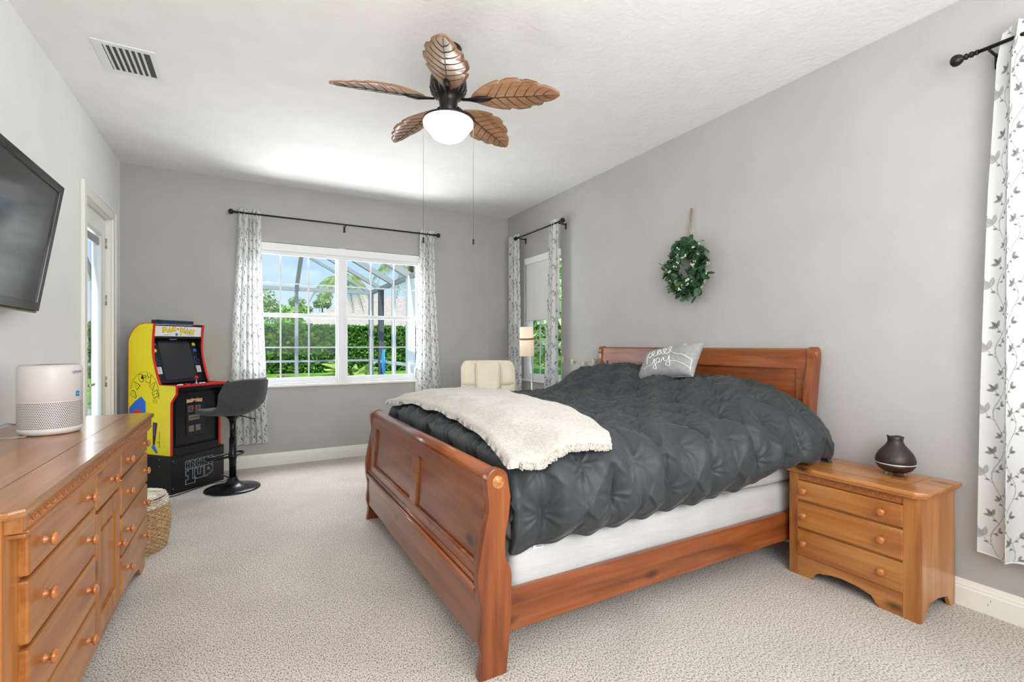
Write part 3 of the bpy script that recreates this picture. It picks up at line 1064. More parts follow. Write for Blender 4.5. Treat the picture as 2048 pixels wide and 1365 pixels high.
o = build_np('throw_blanket', np.vstack([upper.reshape(-1, 3), lower.reshape(-1, 3)]), np.vstack([F, F2, np.array(rim)]), sherpa)
tag(o, 'folded cream fleece throw lying across the foot of the bed', 'blanket')
# the folded underside edge that shows at the near side
bm = new()
pts = []
for k in range(40):
    x = 0.93+0.44*k/39
    pts.append((x, 1.612+0.005*math.sin(k*0.7), float(Zb[int(np.clip((x-0.872)/0.51*ni, 0, ni-1)), 1])+0.004+0.002*math.sin(k*1.3)))
tube(bm, pts, [0.016+0.002*math.sin(k*2.1) for k in range(40)], 10)
fe = build('folded_edge', bm, sherpa, o)
bm = new()
for k in range(900):
    q = pts[random.Random(k).randint(0, 39)]; r = random.Random(k+5000)
    ball(bm, (q[0]+r.uniform(-.006, .006), q[1]-0.012+r.uniform(-.004, .004), q[2]+r.uniform(-.014, .012)), 0.0035, seg=5)
fz_ = build('fleece_fringe', bm, sherpa, fe); fz_['kind'] = 'stuff'

# ------------------------------------------------------------------ cushion with stitched script
cush = thing('throw_pillow', 'grey cushion stitched with peace and joy in white script at the headboard', 'cushion', (2.80, 2.60, 1.165), (0, 0, 0))
# local frame: width along -Y (screen right), leaning back on the headboard
Rm = Matrix(((0, -0.62, -0.785), (-1, 0, 0), (0, 0.785, -0.62)))  # columns: u(right), v(up), n(towards room)
def cushion_pt(u, v, side=1):
    W_, H_ = 0.275, 0.142
    a = np.sqrt(np.clip(1-abs(u)**2.6, 0, 1)); b = np.sqrt(np.clip(1-abs(v)**2.6, 0, 1))
    px = u*W_*(1-0.07*(1-v*v)**1 * abs(u)**3*1.0 - 0.0)
    pv = v*H_*(1-0.10*(1-u*u)*abs(v)**3)
    n = (0.085 if side > 0 else 0.06)*(a*b)**0.8*side
    return px, pv, n
def cushion_world(u, v, side=1, lift=0.0):
    px, pv, n = cushion_pt(u, v, side)
    n += lift*side
    p = Vector((0, -1, 0))*px + Vector((0.55, 0, 0.835))*pv + Vector((-0.835, 0, 0.55))*n
    # slight roll of the whole cushion
    R = Matrix.Rotation(math.radians(8), 3, Vector((-1, 0, 0)))
    return R @ p
n = 49
us = np.sin(np.linspace(-PI/2, PI/2, n))
V = []
for side in (1, -1):
    for u in us:
        for v in us:
            V.append(tuple(cushion_world(u, v, side, 0.004*math.sin(u*9+v*5)*(1-u*u)*(1-v*v))))
F = grid_faces(n, n)
F = np.vstack([F, F[:, ::-1]+n*n])
lin = noisy('cushion_linen', [srgb(150, 150, 150), srgb(168, 168, 168)], 60, rough=0.9, bump=0.3, bscale=160, bdist=0.002, spec=0.15)
build_np('cover', V, F, lin, cush)
script = [
 # word peace (u: 0..1 left to right, v: 0..1 bottom to top of the cushion face)
 [(.16, .36), (.20, .50), (.25, .62), (.30, .68), (.325, .60), (.27, .53), (.24, .54), (.29, .55), (.35, .59), (.385, .66), (.365, .70), (.335, .63), (.345, .55), (.39, .55), (.43, .60), (.485, .70), (.45, .70), (.425, .61), (.45, .56), (.485, .62), (.50, .70), (.495, .58), (.52, .56), (.555, .62), (.60, .71), (.575, .74), (.54, .66), (.555, .57), (.60, .57), (.645, .64), (.70, .76), (.68, .80), (.64, .71), (.65, .60), (.69, .54), (.78, .48), (.88, .36), (.93, .27)],
 [(.80, .93), (.86, .92), (.92, .86)],
 [(.06, .16), (.14, .21), (.22, .24), (.28, .31), (.33, .43), (.31, .30), (.29, .17), (.27, .10), (.24, .12), (.26, .20), (.32, .26), (.38, .31), (.42, .40), (.38, .43), (.34, .36), (.36, .29), (.42, .31), (.47, .41), (.49, .42), (.47, .33), (.50, .30), (.55, .36), (.59, .46), (.56, .34), (.54, .22), (.50, .15), (.46, .18), (.50, .26), (.58, .29), (.66, .26), (.74, .17), (.80, .05)],
 [(.33, .49), (.335, .50)],
 [(.93, .27), (.90, .16), (.84, .07), (.78, .04)],
]
bm = new()
for st in script:
    pts = smooth_line(st, 5)
    W3d = []
    for p in pts:
        pv_ = p[1]
        if st is script[0] and p[0] < 0.75: pv_ = 0.60+(pv_-0.60)*1.3
        W3d.append(tuple(cushion_world(max(-.97, min(.97, (p[0]-0.42*(pv_-0.44)-0.46)*2.15)), max(-.97, min(.97, (pv_-0.44)*1.95)), 1, 0.0025)))
    tube(bm, W3d, 0.0030, 6)
st = build('stitched_lettering', bm, plain('stitch_white', srgb(240, 240, 238), 0.8), cush)
bm = new()
tube(bm, [tuple(cushion_world(a, b_, 1)*1.005) for a, b_ in [(math.cos(t) if abs(math.cos(t)) > abs(math.sin(t)) and False else max(-1, min(1, 1.42*math.cos(t))), max(-1, min(1, 1.42*math.sin(t)))) for t in np.linspace(0, 2*PI, 80)]], 0.003, 6)
build('seam', bm, lin, cush)

# ================================================================== PINE CASE FURNITURE
pl_, pm_, pd_ = srgb(188, 132, 72), srgb(168, 106, 50), srgb(138, 78, 34)
pine_y = wood('pine_along', pl_, pm_, pd_, 1, rough=0.36, coat=0.25)
pine_z = wood('pine_upright', pl_, pm_, pd_, 2, rough=0.4, coat=0.12)
pine_x = wood('pine_across', pl_, pm_, pd_, 0)
pine_knob = wood('pine_knob', srgb(194, 124, 64), srgb(182, 108, 52), srgb(166, 92, 40), 2, knots=False, rough=0.25, coat=0.5)
pine_top = wood('pine_top', srgb(176, 122, 72), srgb(158, 102, 56), srgb(132, 78, 40), 1, rough=0.28, coat=0.35, planks=0.13, plank_axis=0)
def knob_mesh():
    bm = new()
    lathe(bm, [(0, 0), (0.013, 0), (0.013, 0.003), (0.0085, 0.008), (0.008, 0.013), (0.012, 0.017), (0.0185, 0.0195), (0.0195, 0.024), (0.016, 0.029), (0.008, 0.032), (0, 0.0325)], n=24)
    return bm
def put_knob(parent, loc, sx, name='knob', s=1.0):
    """sx = +1 knob faces +x, -1 faces -x"""
    bm = knob_mesh()
    bmesh.ops.scale(bm, vec=(s, s, s), verts=bm.verts)
    return build(name, bm, pine_knob, parent, loc=loc, rot=(0, sx*PI/2, 0))
def swag(bm, y, x, z, s=1, w_=0.05, h=0.018):
    """one carved scroll of the frieze: a curling leaf and a stem"""
    pts = [(x, y+w_*(-0.5+t), z+h*0.5*math.sin(t*2*PI)) for t in np.linspace(0, 1, 9)]
    tube(bm, pts, [0.0012+0.0026*math.sin(PI*t) for t in np.linspace(0, 1, 9)], 6)
    ball(bm, (x, y-w_*0.28, z-h*0.25), 0.006, (0.5, 1.5, 0.7), seg=8, rot=(0.7, 0, 0))
    ball(bm, (x, y+w_*0.22, z+h*0.35), 0.005, (0.5, 1.4, 0.7), seg=8, rot=(-0.7, 0, 0))
    ball(bm, (x, y, z-h*0.6), 0.0035, (0.6, 1, 1), seg=8)

# dresser --------------------------------------------------------------
DX0, DX1 = -1.03, -0.522
DY0, DY1 = 1.63, 3.52
dr = thing('dresser', 'long honey pine dresser of many drawers against the white wall', 'dresser', (DX0, (DY0+DY1)/2, 0))
ox, oy = DX0, (DY0+DY1)/2
def Lc(x, y, z): return (x-ox, y-oy, z)
def lb(bm, a, b_, bev=0.003, mi=0): bb(bm, Lc(*a), Lc(*b_), bev, mi)
# top with clipped front corners and moulded edge
bm = new()
TX = -0.475
def topoutline(g):
    return [Lc(DX0, DY0-0.035-g, 0)[:2], Lc(TX-0.025, DY0-0.035-g, 0)[:2], Lc(TX+g, DY0-0.012, 0)[:2], Lc(TX+g, DY1-0.01, 0)[:2], Lc(TX-0.045, DY1+0.035+g, 0)[:2], Lc(DX0, DY1+0.035+g, 0)[:2]]
prism(bm, topoutline(0), 2, 0.882, 0.903, bevel=0.007)
build('top', bm, pine_top, dr)
bm = new(); lb(bm, (TX-0.125, DY0-0.03, 0.9029), (TX-0.1225, DY1+0.03, 0.9034), 0); build('top_groove', bm, plain('groove_brown', srgb(70, 38, 18), 0.6), dr)
bm = new()
lb(bm, (DX0, DY0, 0.03), (DX1-0.02, DY0+0.02, 0.882)); lb(bm, (DX0, DY1-0.02, 0.03), (DX1-0.02, DY1, 0.882))
lb(bm, (DX0, DY0, 0.05), (DX0+0.01, DY1, 0.882))
lb(bm, (DX0, DY0-0.006, 0.03), (DX0+0.08, DY0+0.01, 0.882)); lb(bm, (DX1-0.09, DY0-0.006, 0.0), (DX1-0.02, DY0+0.01, 0.882))
build('end_panels', bm, pine_z, dr)
bm = new()
z_top = 0.882
for a, b_ in ((DY0, 1.735), (2.355, 2.405), (2.765, 2.815), (DY1-0.075, DY1)):
    lb(bm, (DX1-0.022, a, 0.0 if a in (DY0, DY1-0.075) else 0.11), (DX1, b_, z_top))
lb(bm, (DX1-0.022, DY0, 0.812), (DX1-0.0005, DY1, z_top))
for z in (0.691, 0.510, 0.327, 0.137):
    lb(bm, (DX1-0.022, DY0+0.02, z-0.010), (DX1-0.001, DY1-0.02, z+0.010))
build('face_frame', bm, pine_z, dr)
# shaped plinth
yy = []
for sgn, ys in ((1, DY0), (-1, DY1)):
    pass
pts = [(DY0-oy, 0.145), (DY0-oy, 0.0), (DY0+0.10-oy, 0.0), (DY0+0.15-oy, 0.02), (DY0+0.17-oy, 0.055), (DY0+0.26-oy, 0.075), (DY0+0.42-oy, 0.095),
       (DY1-0.42-oy, 0.095), (DY1-0.26-oy, 0.075), (DY1-0.17-oy, 0.055), (DY1-0.15-oy, 0.02), (DY1-0.10-oy, 0.0), (DY1-oy, 0.0), (DY1-oy, 0.145)]
bm = new(); prism(bm, pts, 0, DX1-0.022-ox, DX1+0.0015-ox, bevel=0.002); build('plinth', bm, pine_y, dr)
bm = new()
lb(bm, (DX1-0.01, DY0+0.03, 0.817), (DX1+0.034, DY1-0.03, 0.828), 0.004); lb(bm, (DX1-0.01, DY0+0.03, 0.829), (DX1+0.040, DY1-0.03, 0.836), 0.003); lb(bm, (DX1-0.01, DY0+0.012, 0.836), (DX1+0.034, DY1-0.012, 0.882), 0.002)
build('frieze_moulding', bm, pine_y, dr)
bm = new()
k = DY0+0.07
i = 0
while k < DY1-0.05:
    swag(bm, k-oy, DX1+0.0345-ox, 0.858, w_=0.048, h=0.018); k += 0.047; i += 1
build('carved_frieze', bm, wood('pine_carving', srgb(186, 120, 62), srgb(160, 96, 46), srgb(120, 66, 30), 1, knots=False), dr)
def front_panel(bm, y0, y1, z0, z1, x0, x1):
    # overlay front with a rounded thumbnail edge
    lb(bm, (x0, y0, z0), (x1, y1, z1), 0.007)
cols = [(1.722, 2.366, True), (2.806, 3.46, True)]
rows = [(0.697, 0.812), (0.517, 0.685), (0.334, 0.503), (0.153, 0.320)]
for (a, b_, _) in cols:
    for (z0, z1) in rows:
        bm = new(); front_panel(bm, a, b_, z0, z1, DX1-0.004, DX1+0.022)
        d = build('drawer', bm, pine_y, dr)
        for f in (0.17, 0.83):
            put_knob(d, Lc(DX1+0.021, a+(b_-a)*f, (z0+z1)/2), 1)
bm = new(); front_panel(bm, 2.392, 2.778, 0.665, 0.812, DX1-0.004, DX1+0.022); d = build('drawer', bm, pine_y, dr); put_knob(d, Lc(DX1+0.021, 2.60, 0.738), 1)
# cupboard door with raised panel
bm = new()
y0, y1, z0, z1 = 2.392, 2.778, 0.160, 0.650
for q in (((y0, z0), (y1, z0+0.07)), ((y0, z1-0.07), (y1, z1)), ((y0, z0), (y0+0.06, z1)), ((y1-0.06, z0), (y1, z1))):
    lb(bm, (DX1-0.004, q[0][0], q[0][1]), (DX1+0.020, q[1][0], q[1][1]), 0.004)
d = build('cupboard_door', bm, pine_z, dr)
bm = new()
lb(bm, (DX1-0.006, y0+0.05, z0+0.06), (DX1+0.004, y1-0.05, z1-0.06), 0.001); lb(bm, (DX1-0.006, y0+0.085, z0+0.095), (DX1+0.014, y1-0.085, z1-0.095), 0.009)
build('raised_panel', bm, pine_z, d)
put_knob(d, Lc(DX1+0.019, y1-0.03, 0.41), 1)
for z in (0.59, 0.22):
    bm = new(); cyl(bm, Lc(DX1+0.012, y0-0.004, z-0.03), Lc(DX1+0.012, y0-0.004, z+0.03), 0.005); lb(bm, (DX1+0.002, y0-0.018, z-0.022), (DX1+0.006, y0+0.0, z+0.022), 0)
    build('hinge', bm, plain('hinge_dark', srgb(40, 34, 32), 0.35, 0.8), d)

# nightstand -----------------------------------------------------------
NX0, NX1 = 2.752, 3.128
NY0, NY1 = 1.035, 1.650
ns = thing('nightstand', 'honey pine nightstand with three drawers beside the bed', 'nightstand', ((NX0+NX1)/2, (NY0+NY1)/2, 0))
ox, oy = ns.location.x, ns.location.y
bm = new()
o_ = [Lc(NX0-0.036, NY1+0.012, 0)[:2], Lc(NX0-0.036, NY0+0.01, 0)[:2], Lc(NX0-0.0, NY0-0.030, 0)[:2], Lc(NX1, NY0-0.030, 0)[:2], Lc(NX1, NY1+0.012, 0)[:2]]
prism(bm, o_, 2, 0.598, 0.619, bevel=0.007)
o_ = [((p[0]*0.955), p[1]*0.97) for p in o_]
prism(bm, o_, 2, 0.586, 0.599, bevel=0.003)
build('top', bm, wood('nightstand_top_pine', srgb(196, 138, 78), srgb(184, 120, 62), srgb(164, 98, 46), 1, rough=0.3, coat=0.3), ns)
bm = new()
for y in (NY0+0.085, NY1-0.075): lb(bm, (NX0-0.03, y, 0.6188), (NX1, y+0.0012, 0.6193), 0)
lb(bm, (NX0+0.06, NY0+0.086, 0.6188), (NX0+0.0612, NY1-0.075, 0.6193), 0)
build('top_groove', bm, plain('groove_brown', None), ns)
zt = 0.587
pts = [(NX0-0.0035-ox, zt), (NX0-0.0035-ox, 0.0), (NX0+0.035-ox, 0.0), (NX0+0.07-ox, 0.045), (NX0+0.11-ox, 0.072), (NX0+0.19-ox, 0.075), (NX1-0.09-ox, 0.06), (NX1-0.065-ox, 0.035), (NX1-0.045-ox, 0.0), (NX1-ox, 0.0), (NX1-ox, zt)]
for a in (NY0, NY1-0.02):
    bm = new()
    prism(bm, pts, 1, a-oy, a+0.02-oy, bevel=0.002)
    build('side_panel', bm, wood('nightstand_side_pine', srgb(204, 146, 84), srgb(186, 122, 64), srgb(160, 94, 44), 2), ns)
for a, b_ in ((NY0, NY0+0.068), (NY1-0.048, NY1)):
    bm = new(); lb(bm, (NX0-0.004, a, 0.0), (NX0+0.018, b_, zt)); build('corner_stile', bm, pine_z, ns)
bm = new()
lb(bm, (NX0+0.004, NY0+0.06, 0.54), (NX0+0.018, NY1-0.045, zt))
for z in (0.432, 0.272): lb(bm, (NX0+0.006, NY0+0.06, z-0.012), (NX0+0.018, NY1-0.045, z+0.01))
build('rails', bm, pine_y, ns)
bm = new()
k = NY0+0.11
while k < NY1-0.07:
    swag(bm, k-oy, NX0+0.004-ox, 0.563, w_=0.05, h=0.016); k += 0.052
build('carved_frieze', bm, wood('pine_carving', None, None, None), ns)
ya, yb = NY0+0.068-oy, NY1-0.048-oy
L_ = yb-ya
pts = [(ya, 0.125), (ya, 0.0)] + [(ya+L_*f, z) for f, z in ((0.20, 0.0), (0.235, 0.02), (0.27, 0.045), (0.40, 0.062), (0.55, 0.068), (0.66, 0.062), (0.72, 0.052), (0.77, 0.05), (0.82, 0.03), (0.84, 0.0))] + [(yb, 0.0), (yb, 0.125)]
bm = new(); prism(bm, pts, 0, NX0-0.001-ox, NX0+0.017-ox, bevel=0.002); build('apron', bm, pine_y, ns)
for z0, z1 in ((0.432, 0.538), (0.275, 0.420), (0.118, 0.262)):
    bm = new(); lb(bm, (NX0-0.010, NY0+0.066, z0), (NX0+0.012, NY1-0.046, z1), 0.006)
    d = build('drawer', bm, pine_y, ns)
    for y in (1.185, 1.562):
        put_knob(d, Lc(NX0-0.009, y, (z0+z1)/2), -1)
bm = new(); lb(bm, (NX1-0.01, NY0, 0.03), (NX1-0.002, NY1, zt)); build('back_panel', bm, pine_z, ns)

# aroma diffuser -------------------------------------------------------
df = thing('aroma_diffuser', 'dark brown onion-shaped diffuser with a pale ring on the nightstand', 'diffuser', (3.005, 1.238, 0.619))
dk = noisy('diffuser_brown', [srgb(46, 33, 30), srgb(56, 41, 37)], 30, rough=0.42, bump=0.06, bscale=120, spec=0.4)
bm = new(); lathe(bm, [(0, 0.018), (0.045, 0.018), (0.068, 0.030), (0.083, 0.050), (0.087, 0.062)], n=48); build('base_bowl', bm, dk, df)
bm = new(); lathe(bm, [(0.087, 0.0615), (0.0885, 0.063), (0.0885, 0.066), (0.087, 0.0675)], n=48); build('light_ring', bm, plain('ring_silver', srgb(206, 212, 214), 0.25, 0.4), df)
bm = new(); lathe(bm, [(0.087, 0.067), (0.088, 0.078), (0.084, 0.098), (0.073, 0.120), (0.056, 0.142), (0.041, 0.160), (0.034, 0.176), (0.034, 0.190), (0.0375, 0.205), (0.034, 0.205), (0.030, 0.190), (0.030, 0.172), (0.0, 0.165)], n=48)
for v in bm.verts:
    if v.co.z > 0.19: v.co.z += v.co.x*-0.10+0.003*math.cos(3*math.atan2(v.co.y, v.co.x))
build('cover', bm, dk, df)
each('foot', (0.4, 2.5, 4.6), plain('diffuser_feet', srgb(120, 100, 84), 0.5), df, lambda b, a: lathe(b, [(0, 0), (0.009, 0), (0.011, 0.02), (0, 0.02)], (0.045*math.cos(a), 0.045*math.sin(a), 0), 12))
o = new(); box(o, (0, 0, 0.004), (0.075, 0.06, 0.007), bevel=0.002)
o = build('wooden_coaster', o, wood('coaster_wood', srgb(150, 92, 52), srgb(126, 70, 36), srgb(96, 50, 24), 0, knots=False), loc=(2.955, 1.195, 0.6195), rot=(0, 0, 0.3))
tag(o, 'small flat wooden piece in front of the dark diffuser', 'coaster')
# clear box under the bed
t = thing('storage_box', 'pale clear plastic box pushed under the bed near the headboard', 'storage box', (2.82, 2.12, 0))
cl = plain('clear_plastic', srgb(190, 196, 200), 0.25, trans=0.0, alpha=0.55)
bm = new(); bb(bm, (-0.16, -0.2, 0.0), (0.13, 0.2, 0.11), 0.01); build('tub', bm, cl, t)
bm = new(); bb(bm, (-0.17, -0.21, 0.11), (0.14, 0.21, 0.125), 0.005); build('lid', bm, plain('lid_white', srgb(210, 214, 216), 0.4), t)
# ================================================================== TELEVISION
black_gloss = plain('black_gloss', srgb(16, 15, 18), 0.12, spec=0.5)
black_satin = plain('black_satin', srgb(24, 24, 26), 0.35)
tv = thing('television', 'large flat black television tilted on the white wall above the dresser', 'television', (-0.8755, 2.748, 1.800), (0, math.radians(8.8), 0))
hw, hh = 0.568, 0.326
bm = new()
for a, b_ in (((-hw, -hh), (hw, -hh+0.042)), ((-hw, hh-0.038), (hw, hh)), ((-hw, -hh), (-hw+0.042, hh)), ((hw-0.042, -hh), (hw, hh))):
    bb(bm, (-0.035, a[0], a[1]), (0.0, b_[0], b_[1]), 0.003)
build('bezel', bm, black_gloss, tv)
bm = new(); bb(bm, (-0.03, -hw+0.035, -hh+0.035), (-0.008, hw-0.035, hh-0.035)); build('screen', bm, plain('tv_screen', srgb(14, 17, 22), 0.10, spec=0.8), tv)
bm = new(); bb(bm, (-0.06, -hw+0.01, -hh+0.012), (-0.03, hw-0.01, hh-0.01), 0.012); bb(bm, (-0.085, -0.38, -0.2), (-0.055, 0.38, 0.2), 0.012); build('back_shell', bm, black_satin, tv)
bm = new(); tube(bm, [(-0.012, -hw+0.01, -hh-0.006), (-0.012, hw-0.01, -hh-0.006)], 0.007, 10); build('speaker_bar', bm, plain('bar_silver', srgb(150, 158, 164), 0.25, 0.6), tv)
bm = new(); bb(bm, (-0.105, -0.2, -0.12), (-0.082, 0.2, 0.12), 0.003); build('mount_plate', bm, black_satin, tv)
bm = new(); bb(bm, (0, -0.17, -0.16), (0.02, 0.17, 0.16), 0.003)
for y in (-0.14, 0.14): bb(bm, (0.015, y-0.015, -0.14), (0.075, y+0.015, 0.12), 0.003)
o = build('wall_mount', bm, black_satin, loc=(XL, 2.748, 1.80)); tag(o, 'black bracket behind the tilted television on the white wall', 'wall mount')

# ================================================================== AIR PURIFIER
ap = thing('air_purifier', 'white cylindrical air purifier with perforated lower half on the dresser', 'air purifier', (-0.785, 2.955, 0.9038))
def perforated():
    m, n, b = nodes_of('perforated_white')
    K = n.links.new
    c = n.nodes.new('ShaderNodeTexCoord')
    s = n.nodes.new('ShaderNodeSeparateXYZ')
    K(c.outputs['Object'], s.inputs[0])
    at = n.nodes.new('ShaderNodeMath'); at.operation = 'ARCTAN2'
    K(s.outputs['Y'], at.inputs[0]); K(s.outputs['X'], at.inputs[1])
    ua = n.nodes.new('ShaderNodeMath'); ua.operation = 'MULTIPLY'; ua.inputs[1].default_value = 96/(2*PI)
    K(at.outputs[0], ua.inputs[0])
    va = n.nodes.new('ShaderNodeMath'); va.operation = 'MULTIPLY'; va.inputs[1].default_value = 1/0.0073
    K(s.outputs['Z'], va.inputs[0])
    # hexagonal shift: every other row is moved by half a hole
    fl = n.nodes.new('ShaderNodeMath'); fl.operation = 'FLOOR'; K(va.outputs[0], fl.inputs[0])
    hf = n.nodes.new('ShaderNodeMath'); hf.operation = 'MULTIPLY'; hf.inputs[1].default_value = 0.5; K(fl.outputs[0], hf.inputs[0])
    ad = n.nodes.new('ShaderNodeMath'); ad.operation = 'ADD'; K(ua.outputs[0], ad.inputs[0]); K(hf.outputs[0], ad.inputs[1])
    def cen(sock):
        f = n.nodes.new('ShaderNodeMath'); f.operation = 'FRACT'; K(sock, f.inputs[0])
        g = n.nodes.new('ShaderNodeMath'); g.operation = 'SUBTRACT'; g.inputs[1].default_value = 0.5; K(f.outputs[0], g.inputs[0])
        h = n.nodes.new('ShaderNodeMath'); h.operation = 'POWER'; h.inputs[1].default_value = 2; K(g.outputs[0], h.inputs[0])
        return h.outputs[0]
    sm = n.nodes.new('ShaderNodeMath'); sm.operation = 'ADD'; K(cen(ad.outputs[0]), sm.inputs[0]); K(cen(va.outputs[0]), sm.inputs[1])
    lt = n.nodes.new('ShaderNodeMath'); lt.operation = 'LESS_THAN'; lt.inputs[1].default_value = 0.115; K(sm.outputs[0], lt.inputs[0])
    mx = n.nodes.new('ShaderNodeMix'); mx.data_type = 'RGBA'
    mx.inputs[6].default_value = srgb(206, 199, 196); mx.inputs[7].default_value = srgb(70, 64, 62)
    K(lt.outputs[0], mx.inputs[0]); K(mx.outputs[2], b.inputs['Base Color'])
    b.inputs['Roughness'].default_value = 0.45
    return m
apw = plain('purifier_white', srgb(208, 201, 198), 0.42)
R = 0.111
bm = new(); lathe(bm, [(R-0.018, 0.0), (R-0.008, 0.004), (R-0.002, 0.014), (R, 0.03)], n=64); build('base_ring', bm, apw, ap)
bm = new(); lathe(bm, [(R, 0.03), (R, 0.145)], n=64)
bmesh.ops.delete(bm, geom=[f for f in bm.faces if len(f.verts) > 4], context='FACES')
build('intake_grille', bm, perforated(), ap)
bm = new(); lathe(bm, [(R, 0.145), (R+0.0002, 0.1465), (R-0.0015, 0.148), (R, 0.15), (R, 0.296), (R-0.003, 0.306), (R-0.012, 0.313), (R-0.018, 0.314), (R-0.02, 0.306), (0.0, 0.302)], n=64); build('upper_shell', bm, apw, ap)
bm = new(); lathe(bm, [(R-0.03, 0.303), (R-0.03, 0.311), (0.03, 0.314), (0, 0.314)], n=48); build('top_outlet', bm, plain('outlet_grey', srgb(120, 116, 114), 0.5), ap)
def on_cyl(ang, z, r):
    return Matrix.Translation((r*math.cos(ang), r*math.sin(ang), z)) @ Matrix(((-math.sin(ang), 0, math.cos(ang), 0), (math.cos(ang), 0, math.sin(ang), 0), (0, 1, 0, 0), (0, 0, 0, 1)))
bm = new(); text_into(bm, 'LEVOIT', 0.016, on_cyl(math.radians(-22), 0.278, R+0.0004), 0.0003, bold=0.0002)
build('lettering', bm, plain('lettering_grey', srgb(110, 106, 104), 0.6), ap)
bm = new()
for k in range(5):
    a = math.radians(-25+k*2.2); t_ = new(); bb(t_, (-0.0022, -0.012, 0), (0.0022, 0.012, 0.0008)); _merge(bm, t_, on_cyl(a, 0.178, R), 0)
for k in range(3):
    t_ = new(); bb(t_, (-0.0015, -0.0012, 0), (0.0015, 0.0012, 0.0014)); _merge(bm, t_, on_cyl(math.radians(-24+k*3), 0.178, R), 1)
build('blue_sticker', bm, [plain('sticker_blue', srgb(36, 124, 190), 0.4), plain('sticker_white', srgb(230, 235, 240), 0.4)], ap)['label'] = 'small square blue sticker'
bm = new(); tube(bm, smooth_line3 if False else [(-0.08, 0.08, 0.02), (-0.15, 0.02, 0.05), (-0.19, -0.06, 0.035), (-0.17, -0.11, 0.006), (-0.10, -0.125, 0.004), (-0.05, -0.108, 0.004)], 0.003, 8); build('power_cord', bm, plain('cord_grey', srgb(150, 148, 146), 0.5), ap)

# ================================================================== WICKER BASKET
bk = thing('wicker_basket', 'round woven rush basket with a lid between dresser and arcade cabinet', 'basket', (-0.625, 3.835, 0))
wk = noisy('wicker', [srgb(150, 118, 80), srgb(182, 150, 110), srgb(204, 178, 140)], 45, rough=0.7, bump=0.3, bscale=80, bdist=0.003, stretch=(1, 1, 2))
wkl = noisy('wicker_lid', [srgb(176, 160, 140), srgb(210, 198, 182), srgb(236, 228, 216)], 18, rough=0.7, bump=0.3, bscale=80, bdist=0.003)
def weave(bm, r_of_z, z0, z1, rows, seg=56, amp=0.006):
    for k in range(rows):
        z = z0+(z1-z0)*k/(rows-1)
        r = r_of_z(z)
        pts = []
        for i in range(seg*2):
            a = 2*PI*i/(seg*2)
            s = (-1)**((i//2)+k) if i % 2 == 0 else 0
            s = math.sin(PI*(i/2+k)+0.001)*0 + (1 if ((i//2)+k) % 2 else -1)*(1 if i % 2 == 0 else 0)
            pts.append(((r+amp*s)*math.cos(a), (r+amp*s)*math.sin(a), z))
        tube(bm, pts, (z1-z0)/(rows-1)*0.56, 6, closed=True)
bm = new(); weave(bm, lambda z: 0.155+0.030*math.sin(PI*(z/0.33)*0.8+0.2), 0.008, 0.275, 22); build('body', bm, wk, bk)
bm = new(); lathe(bm, [(0, 0.002), (0.15, 0.002), (0.165, 0.12), (0.16, 0.27), (0, 0.27)], n=32); build('shade_core', bm, plain('basket_shadow', srgb(92, 72, 50), 0.9), bk)  # dark core, its brown stands in for shade between the strands
bm = new(); weave(bm, lambda z: 0.172 if z < 0.32 else 0.172-(z-0.32)*1.2, 0.285, 0.335, 5)
for k in range(14):
    r = 0.165-k*0.0118
    tube(bm, [((r+0.002*((i % 2)*2-1))*math.cos(2*PI*i/48), (r)*math.sin(2*PI*i/48), 0.340+0.014*(k/13)+0.002*((i+k) % 2)) for i in range(48)], 0.006, 6, closed=True)
build('lid', bm, wkl, bk)

# ================================================================== ARCADE CABINET
ang = math.radians(42.5)
ac = thing('arcade_cabinet', 'yellow sided arcade cabinet on a black riser in the far left corner', 'arcade machine', (-0.575, 5.09, 0), (0, 0, ang))
yel = noisy('arcade_yellow', [srgb(250, 226, 22), srgb(252, 230, 34)], 4, rough=0.32, spec=0.4)
red_edge = plain('arcade_red_edge', srgb(214, 34, 34), 0.35)
blk = plain('arcade_black', srgb(20, 20, 22), 0.38)
CW = 0.485
side = smooth_line([(0.0, 0.335), (0.0, 0.60), (-0.002, 0.795)], 2) + smooth_line([(-0.012, 0.812), (-0.055, 0.862), (-0.064, 0.875)], 2) + [(-0.066, 0.95)] \
     + smooth_line([(0.135, 0.952), (0.165, 1.02), (0.186, 1.08), (0.214, 1.174), (0.226, 1.266), (0.223, 1.373), (0.208, 1.495)], 6) \
     + smooth_line([(0.30, 1.500), (0.38, 1.488), (0.44, 1.455), (0.49, 1.405), (0.525, 1.345)], 5) + [(0.53, 0.335)]
for x0 in (0.0, CW-0.018):
    bm = new(); prism(bm, side, 0, x0, x0+0.018)
    p = build('side_panel', bm, [blk, yel], ac)
    for pl2 in p.data.polygons:
        if pl2.normal.x*(1 if x0 > 0 else -1) > 0.9: pl2.material_index = 1
    bm = new()
    k = len(side)
    pts = [(x0+0.009, s, z) for s, z in side if True]
    for q0, q1 in zip(pts, pts[1:]):
        a = Vector(q0); b_ = Vector(q1)
        if (b_-a).length < 1e-4: continue
        d = (b_-a).normalized(); nn = Vector((0, d.z, -d.y))*-1
        t_ = new(); bb(t_, (-0.0095, -0.002, -0.001), (0.0095, 0.0025, (b_-a).length+0.001))
        Mx = Matrix(((1, 0, 0, a.x), (0, nn.y, d.y, a.y), (0, nn.z, d.z, a.z), (0, 0, 0, 1)))
        _merge(bm, t_, Mx, 0)
    build('edge_trim', bm, red_edge, p)
